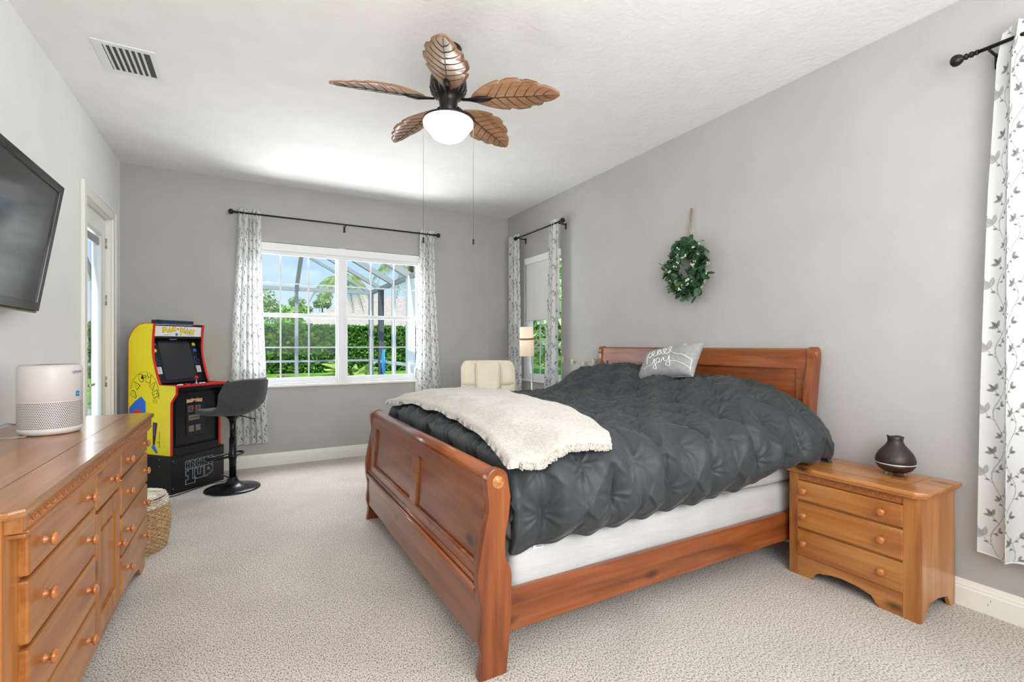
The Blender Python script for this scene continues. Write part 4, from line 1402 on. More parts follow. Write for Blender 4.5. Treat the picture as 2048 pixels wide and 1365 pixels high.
# lettering: block glyph outlines in a unit box
def arc(cx, cy, r, a0, a1, n=14):
    return [(cx+r*math.cos(math.radians(a0+(a1-a0)*i/n)), cy+r*math.sin(math.radians(a0+(a1-a0)*i/n))) for i in range(n+1)]
GLYPH = {
 'P': [(0.05, 0), (0.42, 0), (0.42, 0.25), (0.75, 0.3), (0.98, 0.6), (0.85, 0.93), (0.6, 1), (0.0, 1)],
 'A': [(0.0, 0), (0.5, 1.0), (1.0, 0)],
 'C': arc(0.5, 0.5, 0.52, 38, 322)+[(0.42, 0.46), (0.42, 0.54)],
 'M': [(0, 0), (0.02, 1), (0.5, 0.5), (0.98, 1), (1, 0)],
 'N': [(0, 0), (0.02, 0.95), (0.25, 1), (0.68, 0.52), (0.7, 1), (1, 1), (0.98, 0), (0.76, 0), (0.36, 0.45), (0.34, 0)],
 '-': [(0, 0.42), (0, 0.62), (0.8, 0.62), (0.8, 0.42)],
}
HOLE = {'P': (0.5, 0.66), 'A': (0.5, 0.34)}
def glyph(bm, ch, cx, cz, w_, h_, rot, M, t0, t1, mi, grow=0.0, hole=False):
    c, s = math.cos(rot), math.sin(rot)
    src = GLYPH[ch]
    if hole:
        if ch not in HOLE: return
        hx, hz = HOLE[ch]
        src = [(hx-0.09, hz-0.08), (hx, hz+0.12), (hx+0.09, hz-0.08)]
    pts = []
    n = len(src)
    P = [((p[0]-0.5)*w_, (p[1]-0.5)*h_) for p in src]
    area2 = sum(P[i][0]*P[(i+1) % n][1]-P[(i+1) % n][0]*P[i][1] for i in range(n))
    for i in range(n):
        p = Vector(P[i])
        if grow:
            a = (Vector(P[i])-Vector(P[i-1])); b_ = (Vector(P[(i+1) % n])-Vector(P[i]))
            if a.length < 1e-7 or b_.length < 1e-7: continue
            a.normalize(); b_.normalize()
            sgn = 1 if area2 > 0 else -1
            na = Vector((a.y, -a.x))*sgn; nb = Vector((b_.y, -b_.x))*sgn
            m_ = (na+nb)
            if m_.length > 0.2: m_ = m_.normalized()*min(2.0, 1/max(0.5, m_.length/2))
            p = p+m_*grow
        pts.append((cx+p.x*c-p.y*s, cz+p.x*s+p.y*c))
    prism(bm, pts, 2, t0, t1, mi=mi, M=M)
def word(bm, letters, M, w_, h_, grow, mo, mf, t=0.0006):
    """letters = [(ch, cx, cz, rot)]; an outline layer below a face layer"""
    for i, (ch, cx, cz, rot) in enumerate(letters):
        ww = w_*(0.5 if ch == '-' else 1)
        e = i*0.00004
        glyph(bm, ch, cx, cz, ww, h_, rot, M, 0, t+e, mo, grow)
        glyph(bm, ch, cx, cz, ww, h_, rot, M, t+e, 2*t+e, mf)
        glyph(bm, ch, cx, cz, ww, h_, rot, M, 2*t+e, 2.4*t+e, mo, hole=True)
ink = plain('arcade_ink', srgb(28, 26, 30), 0.4)
# left side art: arched outlined lettering (u to the right = -y)
Ms = Matrix(((0, 0, -1, -0.0002), (-1, 0, 0, 0), (0, 1, 0, 0), (0, 0, 0, 1)))
arc_l = [('P', -0.452, 0.865, 1.15), ('A', -0.418, 0.948, 0.8), ('C', -0.360, 1.010, 0.35), ('-', -0.316, 1.022, 0.1), ('M', -0.268, 1.006, -0.25), ('A', -0.212, 0.948, -0.75), ('N', -0.180, 0.872, -1.1)]
bm = new(); word(bm, arc_l, Ms, 0.050, 0.064, 0.0055, 0, 1, 0.0009)
pts = [(-0.0012, 0.318-0.178*math.cos(t_), 0.862+0.205*math.sin(t_)) for t_ in np.linspace(-0.15, PI*0.92, 40)]
tube(bm, pts, 0.0012, 5)
for k in range(5): bb(bm, (-0.001, 0.165+0.011*k, 0.790-0.004*(k % 2)), (-0.0004, 0.1665+0.011*k, 0.822))
build('side_lettering', bm, [ink, yel], ac)
# plain printed stripes of blue and red lower on the side
bm = new()
def patch(bm, pts, t1, mi):
    prism(bm, [(-a, z) for a, z in pts], 2, 0, t1, mi=mi, M=Ms)
patch(bm, [(0.515, 0.60), (0.515, 0.735), (0.44, 0.80), (0.36, 0.845), (0.305, 0.80), (0.30, 0.60)], 0.0005, 0)
patch(bm, [(0.490, 0.60), (0.470, 0.70), (0.40, 0.735), (0.345, 0.70), (0.33, 0.60)], 0.0009, 1)
patch(bm, [(0.215, 0.42), (0.215, 0.62), (0.16, 0.62), (0.16, 0.60), (0.19, 0.42)], 0.0005, 2)
patch(bm, [(0.205, 0.50), (0.205, 0.61), (0.185, 0.61), (0.185, 0.50)], 0.0009, 3)
patch(bm, [(0.135, 0.40), (0.135, 0.54), (0.130, 0.54), (0.130, 0.40)], 0.0005, 2); patch(bm, [(0.16, 0.445), (0.16, 0.45), (0.13, 0.45), (0.13, 0.445)], 0.0005, 2)
patch(bm, [(0.235, 0.40), (0.20, 0.43), (0.155, 0.36), (0.17, 0.345)], 0.0007, 0)
build('side_print', bm, [plain('print_blue', srgb(24, 110, 214), 0.35), plain('print_red', srgb(222, 40, 52), 0.35), ink, plain('print_violet', srgb(110, 40, 150), 0.35)], ac)
each('screw', ((0.235, 1.44), (0.50, 1.33), (0.06, 0.76), (0.07, 0.42), (0.045, 0.90)), blk, ac, lambda b, q: lathe(b, [(0, 0.0008), (0.0028, 0.0005), (0.003, 0)], (-0.0001, q[0], q[1]), 10, rot=(0, -PI/2, 0)))
# carcass
X0, X1 = 0.018, CW-0.018
bm = new(); prism(bm, [(0.262, 1.486), (0.33, 1.49), (0.40, 1.47), (0.47, 1.40), (0.515, 1.34), (0.515, 0.36), (0.50, 0.36), (0.50, 1.33), (0.46, 1.38), (0.40, 1.44), (0.262, 1.46)], 0, X0, X1); build('back_and_top', bm, blk, ac)
# marquee
bm = new(); prism(bm, [(0.222, 1.482), (0.232, 1.378), (0.245, 1.378), (0.262, 1.482)], 0, X0, X1); prism(bm, [(0.225, 1.378), (0.33, 1.378), (0.33, 1.366), (0.225, 1.366)], 0, X0, X1); build('marquee_box', bm, blk, ac)
th_ = math.atan2(0.010, 0.104)
Mm = Matrix.Translation(((X0+X1)/2, 0.2258, 1.4305)) @ Matrix(((1, 0, 0, 0), (0, -math.sin(th_), -math.cos(th_), 0), (0, math.cos(th_), -math.sin(th_), 0), (0, 0, 0, 1)))
bm = new(); t_ = new(); bb(t_, (-0.2235, -0.046, -0.001), (0.2235, 0.046, 0.0008)); _merge(bm, t_, Mm, 0)
mq = build('marquee_panel', bm, plain('marquee_white', srgb(238, 236, 230), 0.3), ac)
bm = new()
ml = [('P', -0.130, 0.010, -0.02), ('A', -0.088, 0.013, 0.05), ('C', -0.046, 0.0205, 0.1), ('-', -0.008, 0.022, 0.0), ('M', 0.036, 0.0165, 0.0), ('A', 0.082, 0.008, -0.05), ('N', 0.128, -0.001, -0.12)]
word(bm, ml, Mm @ Matrix.Translation((0, 0, 0.0009)), 0.041, 0.043, 0.0028, 0, 1)
for k, (x0, x1, z0, z1) in enumerate(((-0.13, -0.02, -0.033, -0.022), (0.03, 0.13, -0.020, -0.034), (-0.15, -0.075, 0.038, 0.041), (0.055, 0.15, 0.040, 0.030), (-0.16, -0.06, -0.040, -0.034), (0.06, 0.16, -0.030, -0.042))):
    t_ = new(); tube(t_, [(x0, z0, 0.001), ((x0+x1)/2, (z0+z1)/2+0.002, 0.001), (x1, z1, 0.001)], 0.0007, 4); _merge(bm, t_, Mm, 0)
build('marquee_lettering', bm, [ink, plain('marquee_yellow', srgb(244, 210, 40), 0.35)], mq)
bm = new()
for x, mi in ((-0.018, 0), (0.018, 1)):
    t_ = new(); lathe(t_, [(0, 0.0012), (0.013, 0.0012), (0.013, 0)], (x, -0.028, 0), 20); _merge(bm, t_, Mm @ Matrix.Translation((0, 0, 0.0006)), mi)
build('marquee_spots', bm, [plain('print_blue', None), plain('marquee_yellow', None)], mq)
# monitor bezel leaning back, screen set into it
z0, z1, s0, s1 = 0.962, 1.366, 0.175, 0.300
la = math.atan2(s1-s0, z1-z0)
Mb = Matrix.Translation(((X0+X1)/2, (s0+s1)/2, (z0+z1)/2)) @ Matrix(((1, 0, 0, 0), (0, math.sin(la), -math.cos(la), 0), (0, math.cos(la), math.sin(la), 0), (0, 0, 0, 1)))
H2 = math.hypot(z1-z0, s1-s0)/2
bm = new(); t_ = new(); bb(t_, (-(X1-X0)/2, -H2, -0.008), ((X1-X0)/2, H2, 0)); _merge(bm, t_, Mb, 0)
bz = build('monitor_bezel', bm, plain('bezel_print_black', srgb(16, 18, 26), 0.22), ac)
bm = new(); t_ = new(); bb(t_, (-0.148, -H2+0.03, 0.0002), (0.148, H2-0.03, 0.0016)); _merge(bm, t_, Mb, 0)
build('monitor_screen', bm, plain('monitor_glass', srgb(46, 48, 52), 0.12, spec=0.7), bz)
bm = new()
def strip(x0, y0, x1, y1, mi, w_=0.0012):
    t_ = new(); tube(t_, [(x0, y0, 0.0012), (x1, y1, 0.0012)], w_, 4); _merge(bm, t_, Mb, mi)
for s in (-1, 1):
    for k in range(2):
        x = s*0.187; y = -0.012-0.001*k
    for (a0, b0, a1, b1) in ((-0.022, 0.03, 0.0, 0.03), (0.0, 0.03, 0.0, 0.0), (0.0, 0.0, 0.022, 0.0), (0.022, 0.0, 0.022, -0.035), (0.022, -0.035, -0.012, -0.035), (-0.012, -0.035, -0.012, -0.015), (-0.012, -0.015, -0.022, -0.015), (-0.022, -0.015, -0.022, 0.03)):
        strip(s*0.187+a0, b0, s*0.187+a1, b1, 0)
    for x in (s*0.155, s*0.217): strip(x, -H2+0.02, x, H2-0.02, 1, 0.0006)
    t_ = new(); bb(t_, (s*0.187-0.022, -0.125, 0.0002), (s*0.187+0.022, -0.06, 0.0008)); _merge(bm, t_, Mb, 2)
    for k in range(4):
        t_ = new(); bb(t_, (s*0.187-0.016, -0.073-0.012*k, 0.0008), (s*0.187+0.010, -0.0705-0.012*k, 0.0011)); _merge(bm, t_, Mb, 3)
    for k, (yy_, mi) in enumerate(((0.155, 0 if s < 0 else 4), (0.095, 4 if s < 0 else 0))):
        t_ = new(); lathe(t_, [(0, 0.0009), (0.017, 0.0009), (0.018, 0)], (s*0.190, yy_, 0), 16); _merge(bm, t_, Mb, mi)
for k in range(11):
    x = -0.12+k*0.024
    strip(x, H2-0.028, x, H2-0.014-0.004*(k % 2), 1, 0.0018)
t_ = new(); bb(t_, (-0.035, H2-0.012, 0.0002), (0.035, H2-0.006, 0.001)); _merge(bm, t_, Mb, 2)
build('bezel_print', bm, [plain('print_cyan', srgb(28, 120, 178), 0.35), plain('print_navy', srgb(30, 58, 96), 0.4), plain('card_white', srgb(214, 212, 206), 0.5), ink, plain('marquee_yellow', None)], bz)
# control deck
bm = new(); prism(bm, [(-0.060, 0.944), (0.20, 0.952), (0.20, 0.93), (0.05, 0.90), (-0.056, 0.905)], 0, X0, X1); deck = build('control_deck', bm, blk, ac)
bm = new(); bb(bm, (X0-0.018, -0.0695, 0.934), (X1+0.018, -0.058, 0.952), 0.003)
bb(bm, (X0, -0.055, 0.9452), (X0+0.10, 0.08, 0.9475)); bb(bm, (X1-0.13, -0.055, 0.9452), (X1, 0.10, 0.9485))
build('deck_trim', bm, red_edge, deck)
jx = 0.262
bm = new(); lathe(bm, [(0, 0), (0.016, 0), (0.016, 0.003), (0.005, 0.006), (0.005, 0.045), (0, 0.045)], (jx, 0.03, 0.948), 16); js = build('joystick', bm, plain('joy_steel', srgb(190, 190, 194), 0.3, 0.7), deck)
bm = new(); ball(bm, (jx, 0.03, 1.004), 0.0165, seg=20); build('ball_top', bm, plain('joy_red', srgb(214, 20, 30), 0.18), js)
for i, (x, y, mi) in enumerate(((0.075, 0.0, 'w'), (0.115, 0.02, 'w'), (0.16, -0.005, 'r'), (0.205, 0.0, 'k'), (0.32, 0.05, 'w'), (0.355, 0.055, 'w'), (0.40, 0.045, 'k'), (0.19, 0.06, 'r'))):
    bm = new(); lathe(bm, [(0, 0.009), (0.010, 0.009), (0.012, 0.006), (0.015, 0.004), (0.015, 0.0), (0, 0)], (x, y, 0.9465), 16)
    build('push_button', bm, {'w': plain('button_white', srgb(236, 236, 236), 0.25), 'r': plain('joy_red', None), 'k': blk}[mi], deck)
# lower front and coin door
bm = new(); prism(bm, [(0.030, 0.335), (0.030, 0.90), (0.045, 0.90), (0.045, 0.335)], 0, X0, X1)
bb(bm, (X0, 0.0, 0.335), (X1, 0.03, 0.395), 0.003); lf = build('lower_front', bm, blk, ac)
bm = new(); bb(bm, (0.06, 0.020, 0.41), (CW-0.04, 0.031, 0.875), 0.004); build('front_door', bm, plain('arcade_black_door', srgb(26, 26, 29), 0.3), lf)
Mf = Matrix(((1, 0, 0, 0), (0, 0, -1, 0.0198), (0, 1, 0, 0), (0, 0, 0, 1)))
bm = new(); word(bm, [(c_, 0.175+0.021*i, 0.795+0.007*math.sin(PI*i/6), 0.0) for i, c_ in enumerate('PAC-MAN')], Mf, 0.0195, 0.026, 0.0030, 1, 0)
build('door_lettering', bm, [plain('lettering_orange', srgb(236, 150, 60), 0.4), plain('lettering_cream', srgb(240, 226, 200), 0.4)], lf)
bm = new(); bb(bm, (0.155, 0.010, 0.485), (0.335, 0.021, 0.765), 0.006); cd = build('coin_door', bm, plain('coin_door_black', srgb(34, 34, 38), 0.4), lf)
bm = new(); bb(bm, (0.172, 0.0065, 0.622), (0.278, 0.0105, 0.668), 0.002); bb(bm, (0.30, 0.006, 0.635), (0.301, 0.0105, 0.636)); lathe(bm, [(0, 0.005), (0.008, 0.004), (0.010, 0)], (0.314, 0.0105, 0.655), 16, rot=(PI/2, 0, 0)); build('coin_plate', bm, plain('coin_metal', srgb(150, 138, 130), 0.35, 0.6), cd)
bm = new()
for k in range(9): bb(bm, (0.18+k*0.0105, 0.006, 0.637), (0.186+k*0.0105, 0.0064, 0.650))
build('plate_print', bm, plain('plate_print_brown', srgb(90, 80, 78), 0.5), cd)
for (x, z, c_) in ((0.19, 0.725, 'coin_red_brown'), (0.262, 0.725, 'coin_red_brown'), (0.197, 0.545, 'coin_grey_brown'), (0.262, 0.548, 'coin_grey_brown')):
    bm = new()
    for a in ((-0.023, -0.026, 0.023, -0.020), (-0.023, 0.020, 0.023, 0.026), (-0.023, -0.026, -0.017, 0.026), (0.017, -0.026, 0.023, 0.026)):
        bb(bm, (x+a[0], 0.004, z+a[1]), (x+a[2], 0.0105, z+a[3]), 0.0015)
    cr_ = build('coin_reject', bm, plain('coin_metal', None), cd)
    bm = new(); bb(bm, (x-0.018, 0.008, z-0.02), (x+0.018, 0.0104, z+0.02)); build('reject_window', bm, plain(c_, srgb(126, 58, 44) if 'red' in c_ else srgb(140, 112, 100), 0.3), cr_)
# black riser with pixel lettering
bm = new()
RW = 0.512
rp = [(-0.008, 0.0), (RW-0.004, 0.0), (RW-0.004, 0.345), (RW-0.035, 0.352), (RW-0.05, 0.325), (0.075, 0.315), (0.05, 0.338), (-0.008, 0.333)]
prism(bm, rp, 1, -0.018, 0.0)
bb(bm, (-0.008, 0.0, 0.0), (0.006, 0.53, 0.334)); bb(bm, (RW-0.018, 0.0, 0.0), (RW-0.004, 0.53, 0.334)); bb(bm, (0, 0.515, 0), (RW-0.01, 0.53, 0.334)); bb(bm, (0, 0.0, 0.31), (RW-0.01, 0.52, 0.3345))
rs = build('riser', bm, blk, ac)
each('screw_cap', [(x, z) for x in (0.012, RW-0.022) for z in (0.05, 0.29)], plain('screw_pale', srgb(180, 182, 186), 0.4), rs, lambda b, q: lathe(b, [(0, 0.0015), (0.004, 0.001), (0.0045, 0)], (q[0], -0.018, q[1]), 10, rot=(PI/2, 0, 0)))
each('screw_cap', ((0.12, 0.24), (0.14, 0.03), (0.12, 0.30)), plain('screw_pale', None), rs, lambda b, q: lathe(b, [(0, 0.0015), (0.004, 0.001), (0.0045, 0)], (-0.008, q[0], q[1]), 10, rot=(0, -PI/2, 0)))
FONT = {'A': ["01110", "11011", "11011", "11111", "11011", "11011"], 'R': ["11110", "11011", "11011", "11110", "11011", "11011"], 'C': ["01111", "11000", "11000", "11000", "11000", "01111"],
        'D': ["11110", "11011", "11011", "11011", "11011", "11110"], 'E': ["11111", "11000", "11110", "11000", "11000", "11111"],
        '1': ["0011100", "1111100", "1111100", "0011100", "0011100", "0011100", "1111111", "1111111"], 'U': ["11000110", "11000110", "11000110", "11000110", "11111110", "01111110"], 'P': ["11111100", "11001110", "11000110", "11111110", "11111000", "11000000"]}
Mr = Matrix(((1, 0, 0, 0), (0, 0, -1, -0.018), (0, 1, 0, 0), (0, 0, 0, 1)))
bm = new()
def pix(ch, x, z, cx, cz, o_):
    for r, row in enumerate(FONT[ch]):
        for c, v in enumerate(row):
            if v == '1':
                a, b_ = x+c*cx, z-(r+1)*cz
                for lo, hi, g, mi in ((0.0, 0.0006, o_, 0), (0.0006, 0.0012, 0.0, 1)):
                    t_ = new(); bb(t_, (a-g, b_-g, lo), (a+cx+g, b_+cz+g, hi)); _merge(bm, t_, Mr, mi)
x = 0.125
for ch in 'ARCADE':
    pix(ch, x, 0.262, 0.0075, 0.0115, 0.0055); x += 0.0455
pix('1', 0.128, 0.185, 0.0115, 0.0155, 0.0075); pix('U', 0.212, 0.178, 0.0115, 0.0145, 0.0075); pix('P', 0.312, 0.184, 0.0105, 0.0155, 0.0075)
build('riser_lettering', bm, [plain('logo_grey', srgb(150, 160, 170), 0.45), plain('logo_black', srgb(18, 18, 22), 0.4)], rs)

# bar on top of the cabinet
lb_ = thing('lamp_base', 'narrow black bar with a pale blue outline on top of the arcade cabinet', 'lamp base', (-0.575+0.245*math.cos(ang)-0.30*math.sin(ang), 5.09+0.245*math.sin(ang)+0.30*math.cos(ang), 1.5005), (0, 0, ang))
bm = new(); bb(bm, (-0.175, -0.035, 0), (0.175, 0.035, 0.034), 0.003); build('body', bm, plain('lamp_base_navy', srgb(18, 30, 52), 0.35), lb_)
bm = new(); tube(bm, [(-0.130, -0.0355, 0.005), (0.170, -0.0355, 0.005), (0.170, -0.0355, 0.029), (-0.130, -0.0355, 0.029)], 0.0011, 5, closed=True); build('outline', bm, plain('outline_blue', srgb(96, 150, 210), 0.4), lb_)
# power cord on the carpet behind the riser
bm = new(); tube(bm, [(-0.19, 5.56, 0.006), (-0.14, 5.44, 0.006), (-0.175, 5.33, 0.006), (-0.29, 5.30, 0.006), (-0.44, 5.13, 0.006), (-0.52, 5.03, 0.006), (-0.585, 4.99, 0.006)], 0.004, 8)
tag(build('power_cord', bm, plain('cord_black', srgb(26, 26, 26), 0.5)), 'thin black cord on the carpet along the arcade riser', 'cord')

# ================================================================== BAR STOOL
fx, fy = -0.69, 0.724
bs = thing('bar_stool', 'charcoal upholstered swivel bar stool on a black pedestal by the arcade', 'bar stool', (-0.105, 5.035, 0), (0, 0, math.atan2(fy, fx)))
# local +x = the way the stool faces
fab = noisy('stool_fabric', [srgb(58, 58, 60), srgb(68, 68, 70)], 50, rough=0.85, bump=0.2, bscale=300, bdist=0.001, sheen=0.15)
cl_ = np.array([(0.215, 0.712), (0.12, 0.700), (0.0, 0.692), (-0.10, 0.700), (-0.165, 0.735), (-0.195, 0.80), (-0.212, 0.88), (-0.228, 0.96), (-0.236, 1.005)])
hwid = np.array([0.195, 0.21, 0.222, 0.236, 0.248, 0.252, 0.244, 0.226, 0.206])
lift = np.array([0.006, 0.012, 0.030, 0.068, 0.088, 0.070, 0.030, 0.010, 0.0])
fwd = np.array([0.0, 0.0, 0.0, 0.018, 0.055, 0.082, 0.085, 0.075, 0.068])
tt = np.linspace(0, 8, 60)
def ci(a): 
    k = np.arange(9)
    out = np.interp(tt, k, a)
    for _ in range(6):
        out[1:-1] = (out[:-2]+2*out[1:-1]+out[2:])/4
    return out
cx_, cz_, wd_, lf_, fw_ = ci(cl_[:, 0]), ci(cl_[:, 1]), ci(hwid), ci(lift), ci(fwd)
nu, nv = 60, 41
S = np.zeros((nu, nv, 3))
for j, v in enumerate(np.sin(np.linspace(-PI/2, PI/2, nv))):
    cor = 1-0.0*abs(v)
    S[:, j, 0] = cx_+fw_*v*v
    S[:, j, 1] = wd_*v
    S[:, j, 2] = cz_+lf_*v*v-0.022*(tt > 7.4)*abs(v)**4*(tt-7.4)/0.6
n_ = section_shape(S)
if n_[5, 20, 2] < 0: n_ = -n_
Wd = np.minimum(np.minimum(tt[:, None], 8-tt[:, None])/8*0.75, (1-np.abs(np.sin(np.linspace(-PI/2, PI/2, nv))))[None, :]*0.22)
th2 = 0.024*np.sqrt(np.clip(Wd/0.03, 0, 1)*(2-np.clip(Wd/0.03, 0, 1)))
up_ = S+n_*th2[:, :, None]; dn_ = S-n_*th2[:, :, None]*1.15
F = grid_faces(nu, nv)
build_np('seat_shell', np.vstack([up_.reshape(-1, 3), dn_.reshape(-1, 3)]), np.vstack([F, F[:, ::-1]+nu*nv]), fab, bs)
for s in (-1, 1):
    bm = new()
    tube(bm, [tuple(dn_[i, 20+s*(6+int(i*0.10)), :]+n_[i, 20, :]*0.0) for i in range(18, 34)], 0.0018, 6)
    build('seam', bm, plain('seam_dark', srgb(34, 34, 36), 0.8), bs)
bmet = plain('black_metal', srgb(22, 22, 26), 0.28, 0.4)
bm = new(); lathe(bm, [(0, 0.004), (0.222, 0.004), (0.225, 0.009), (0.222, 0.014), (0.18, 0.020), (0.12, 0.030), (0.075, 0.047), (0.050, 0.070), (0.038, 0.095), (0.036, 0.10), (0, 0.10)], n=56); build('base', bm, bmet, bs)
bm = new(); lathe(bm, [(0.038, 0.09), (0.038, 0.108), (0.0, 0.108)], n=24); lathe(bm, [(0.029, 0.10), (0.029, 0.46), (0.0, 0.46)], n=24); cyl(bm, (0, 0, 0.45), (0, 0, 0.64), 0.024, 24); lathe(bm, [(0.0, 0.60), (0.026, 0.60), (0.034, 0.635), (0.06, 0.66), (0.09, 0.668), (0.09, 0.676), (0, 0.676)], n=24); build('post', bm, bmet, bs)
bm = new(); lathe(bm, [(0.033, 0.275), (0.033, 0.315), (0.029, 0.315)], n=24)
fr = [(0.0, 0.03), (0.02, 0.12), (0.05, 0.165), (0.09, 0.175), (0.12, 0.15), (0.125, 0.0), (0.12, -0.15), (0.09, -0.175), (0.05, -0.165), (0.02, -0.12), (0.0, -0.03)]
tube(bm, [(a, b_, 0.297) for a, b_ in smooth_line(fr, 5)], 0.009, 10); build('footrest', bm, bmet, bs)
bm = new(); tube(bm, [(0.0, -0.03, 0.655), (-0.02, -0.10, 0.645), (-0.05, -0.15, 0.62), (-0.07, -0.185, 0.615)], 0.005, 8); build('height_lever', bm, bmet, bs)

# ================================================================== CREAM CHAIR
ch = thing('recliner_chair', 'cream leather swivel armchair behind the far side of the bed', 'armchair', (2.16, 4.36, 0), (0, 0, math.atan2(-0.93, -0.36)))
lea = noisy('cream_leather', [srgb(226, 214, 190), srgb(236, 226, 204)], 8, rough=0.42, bump=0.12, bscale=140, bdist=0.002, spec=0.4)
ny, nz = 57, 61
ys = np.linspace(-1, 1, ny); zs = np.linspace(0, 1, nz)
front = np.zeros((nz, ny, 3)); back = np.zeros((nz, ny, 3))
for i, z in enumerate(zs):
    Z = 0.44+z*0.70
    half = 0.285*(1-0.10*(1-z)**2)
    if z > 0.86: half *= math.sqrt(max(0, 1-((z-0.86)/0.16)**2))*0.35+0.65
    if z < 0.06: half *= 0.92
    for j, y in enumerate(ys):
        X = -0.15-0.13*z
        w_ = 0.055*(1-abs(y)**6)*(1 if z < 0.97 else 0.6)
        g1 = 1-0.5*math.exp(-((abs(y)-0.46)/0.035)**2)                    # vertical seams
        seam_z = 0.60-0.13*(1-min(1, abs(y)/0.46)**2) if abs(y) < 0.47 else 0.60+0.05*abs(y)
        g2 = 1-0.55*math.exp(-((z-seam_z)/0.018)**2)
        g3 = 1-(0.4*math.exp(-((y-0.15)/0.03)**2)+0.4*math.exp(-((y+0.15)/0.03)**2) if z < seam_z-0.02 else 0)
        wing = 0.05*abs(y)**2.5
        front[i, j] = (X+wing+w_*g1*g2*g3*(1-abs(2*z-1)**10*0.7), y*half, Z)
        back[i, j] = (X-0.045+wing*0.8-0.02*(1-abs(y)**4)*(1-abs(2*z-1)**8), y*half, Z)
F = grid_faces(nz, ny); n0 = nz*ny
idx = np.arange(n0).reshape(nz, ny)
loop = np.concatenate([idx[0, :], idx[1:, -1], idx[-1, -2::-1], idx[-2:0:-1, 0]])
rim = np.array([(loop[k], loop[k]+n0, loop[(k+1) % len(loop)]+n0, loop[(k+1) % len(loop)]) for k in range(len(loop))])
bk_ = build_np('backrest', np.vstack([front.reshape(-1, 3), back.reshape(-1, 3)]), np.vstack([F, F[:, ::-1]+n0, rim]), lea, ch)
bm = new()
def bpt(y, z, d=0.002):
    i = int(round(z*(nz-1))); j = int(round((y+1)/2*(ny-1))); p = front[i, j]; return (p[0]+d, p[1], p[2])
for s in (-1, 1): tube(bm, [bpt(s*0.46, z) for z in np.linspace(0.05, 0.98, 24)], 0.0022, 5)
tube(bm, [bpt(y, 0.60-0.13*(1-min(1, abs(y)/0.46)**2) if abs(y) < 0.47 else 0.60+0.05*abs(y)) for y in np.linspace(-0.95, 0.95, 40)], 0.0022, 5)
for s in (-0.15, 0.15): tube(bm, [bpt(s, z) for z in np.linspace(0.05, 0.45, 12)], 0.0018, 5)
build('stitched_seam', bm, plain('seam_tan', srgb(120, 98, 70), 0.7), bk_)
bm = new(); box(bm, (0.08, 0, 0.43), (0.50, 0.50, 0.13), bevel=0.055, seg=5)
for f in bm.faces: f.smooth = True
build('seat', bm, lea, ch)
for s in (-1, 1):
    bm = new(); box(bm, (0.06, s*0.30, 0.60), (0.36, 0.08, 0.06), bevel=0.028, seg=4)
    for f in bm.faces: f.smooth = True
    tube(bm, [(0.16, s*0.30, 0.58), (0.15, s*0.29, 0.47), (0.08, s*0.24, 0.37)], 0.015, 8); tube(bm, [(-0.06, s*0.30, 0.58), (-0.05, s*0.29, 0.47), (0.0, s*0.24, 0.37)], 0.015, 8)
    build('armrest', bm, lea, ch)
bm = new(); cyl(bm, (0, 0, 0.08), (0, 0, 0.38), 0.03, 16)
for k in range(5):
    a = 2*PI*k/5; tube(bm, [(0, 0, 0.10), (0.28*math.cos(a), 0.28*math.sin(a), 0.06)], [0.025, 0.016], 8); ball(bm, (0.28*math.cos(a), 0.28*math.sin(a), 0.028), 0.028, seg=10)
build('star_base', bm, bmet, ch)

# ================================================================== FLOOR LAMP
fl_ = thing('floor_lamp', 'slim steel floor lamp with a lit cream drum shade by the side window', 'floor lamp', (2.865, 4.70, 0))
steel = plain('brushed_steel', srgb(186, 184, 180), 0.3, 0.8)
bm = new(); lathe(bm, [(0, 0), (0.14, 0), (0.142, 0.012), (0.12, 0.02), (0.02, 0.026), (0, 0.026)], n=40); build('base', bm, steel, fl_)
bm = new(); cyl(bm, (0, 0, 0.02), (0, 0, 1.30), 0.011, 14); build('pole', bm, steel, fl_)
bm = new(); tube(bm, [(0, 0, 1.28), (0.03, -0.03, 1.30), (0.07, -0.05, 1.335), (0.04, -0.03, 1.365), (-0.04, 0.02, 1.37)], 0.006, 8); build('swing_arm', bm, steel, fl_)
def shade_mat():
    m, n, b = nodes_of('lamp_shade_linen')
    b.inputs['Base Color'].default_value = srgb(240, 226, 208)
    b.inputs['Roughness'].default_value = 0.9
    b.inputs['Emission Color'].default_value = srgb(255, 214, 172)
    b.inputs['Emission Strength'].default_value = 0.30
    return m
bm = new(); lathe(bm, [(0.084, -0.165), (0.079, 0.165), (0.0775, 0.165), (0.0825, -0.165), (0.084, -0.165)], n=40)
sh = build('lamp_shade', bm, shade_mat(), fl_, loc=(-0.052, 0.03, 1.345), rot=(0.05, -0.05, 0))
bm = new(); lathe(bm, [(0.0822, 0.020), (0.0845, 0.020), (0.0842, 0.040), (0.0818, 0.040), (0.0822, 0.020)], n=40); build('shade_band', bm, plain('band_bronze', srgb(140, 120, 104), 0.4, 0.5), sh)
bm = new(); ball(bm, (-0.052, 0.03, 1.34), 0.032, seg=14); build('bulb', bm, plain('bulb_warm', (1, 0.9, 0.75, 1), 0.5, emit=(1, 0.75, 0.5, 1), es=18), fl_)

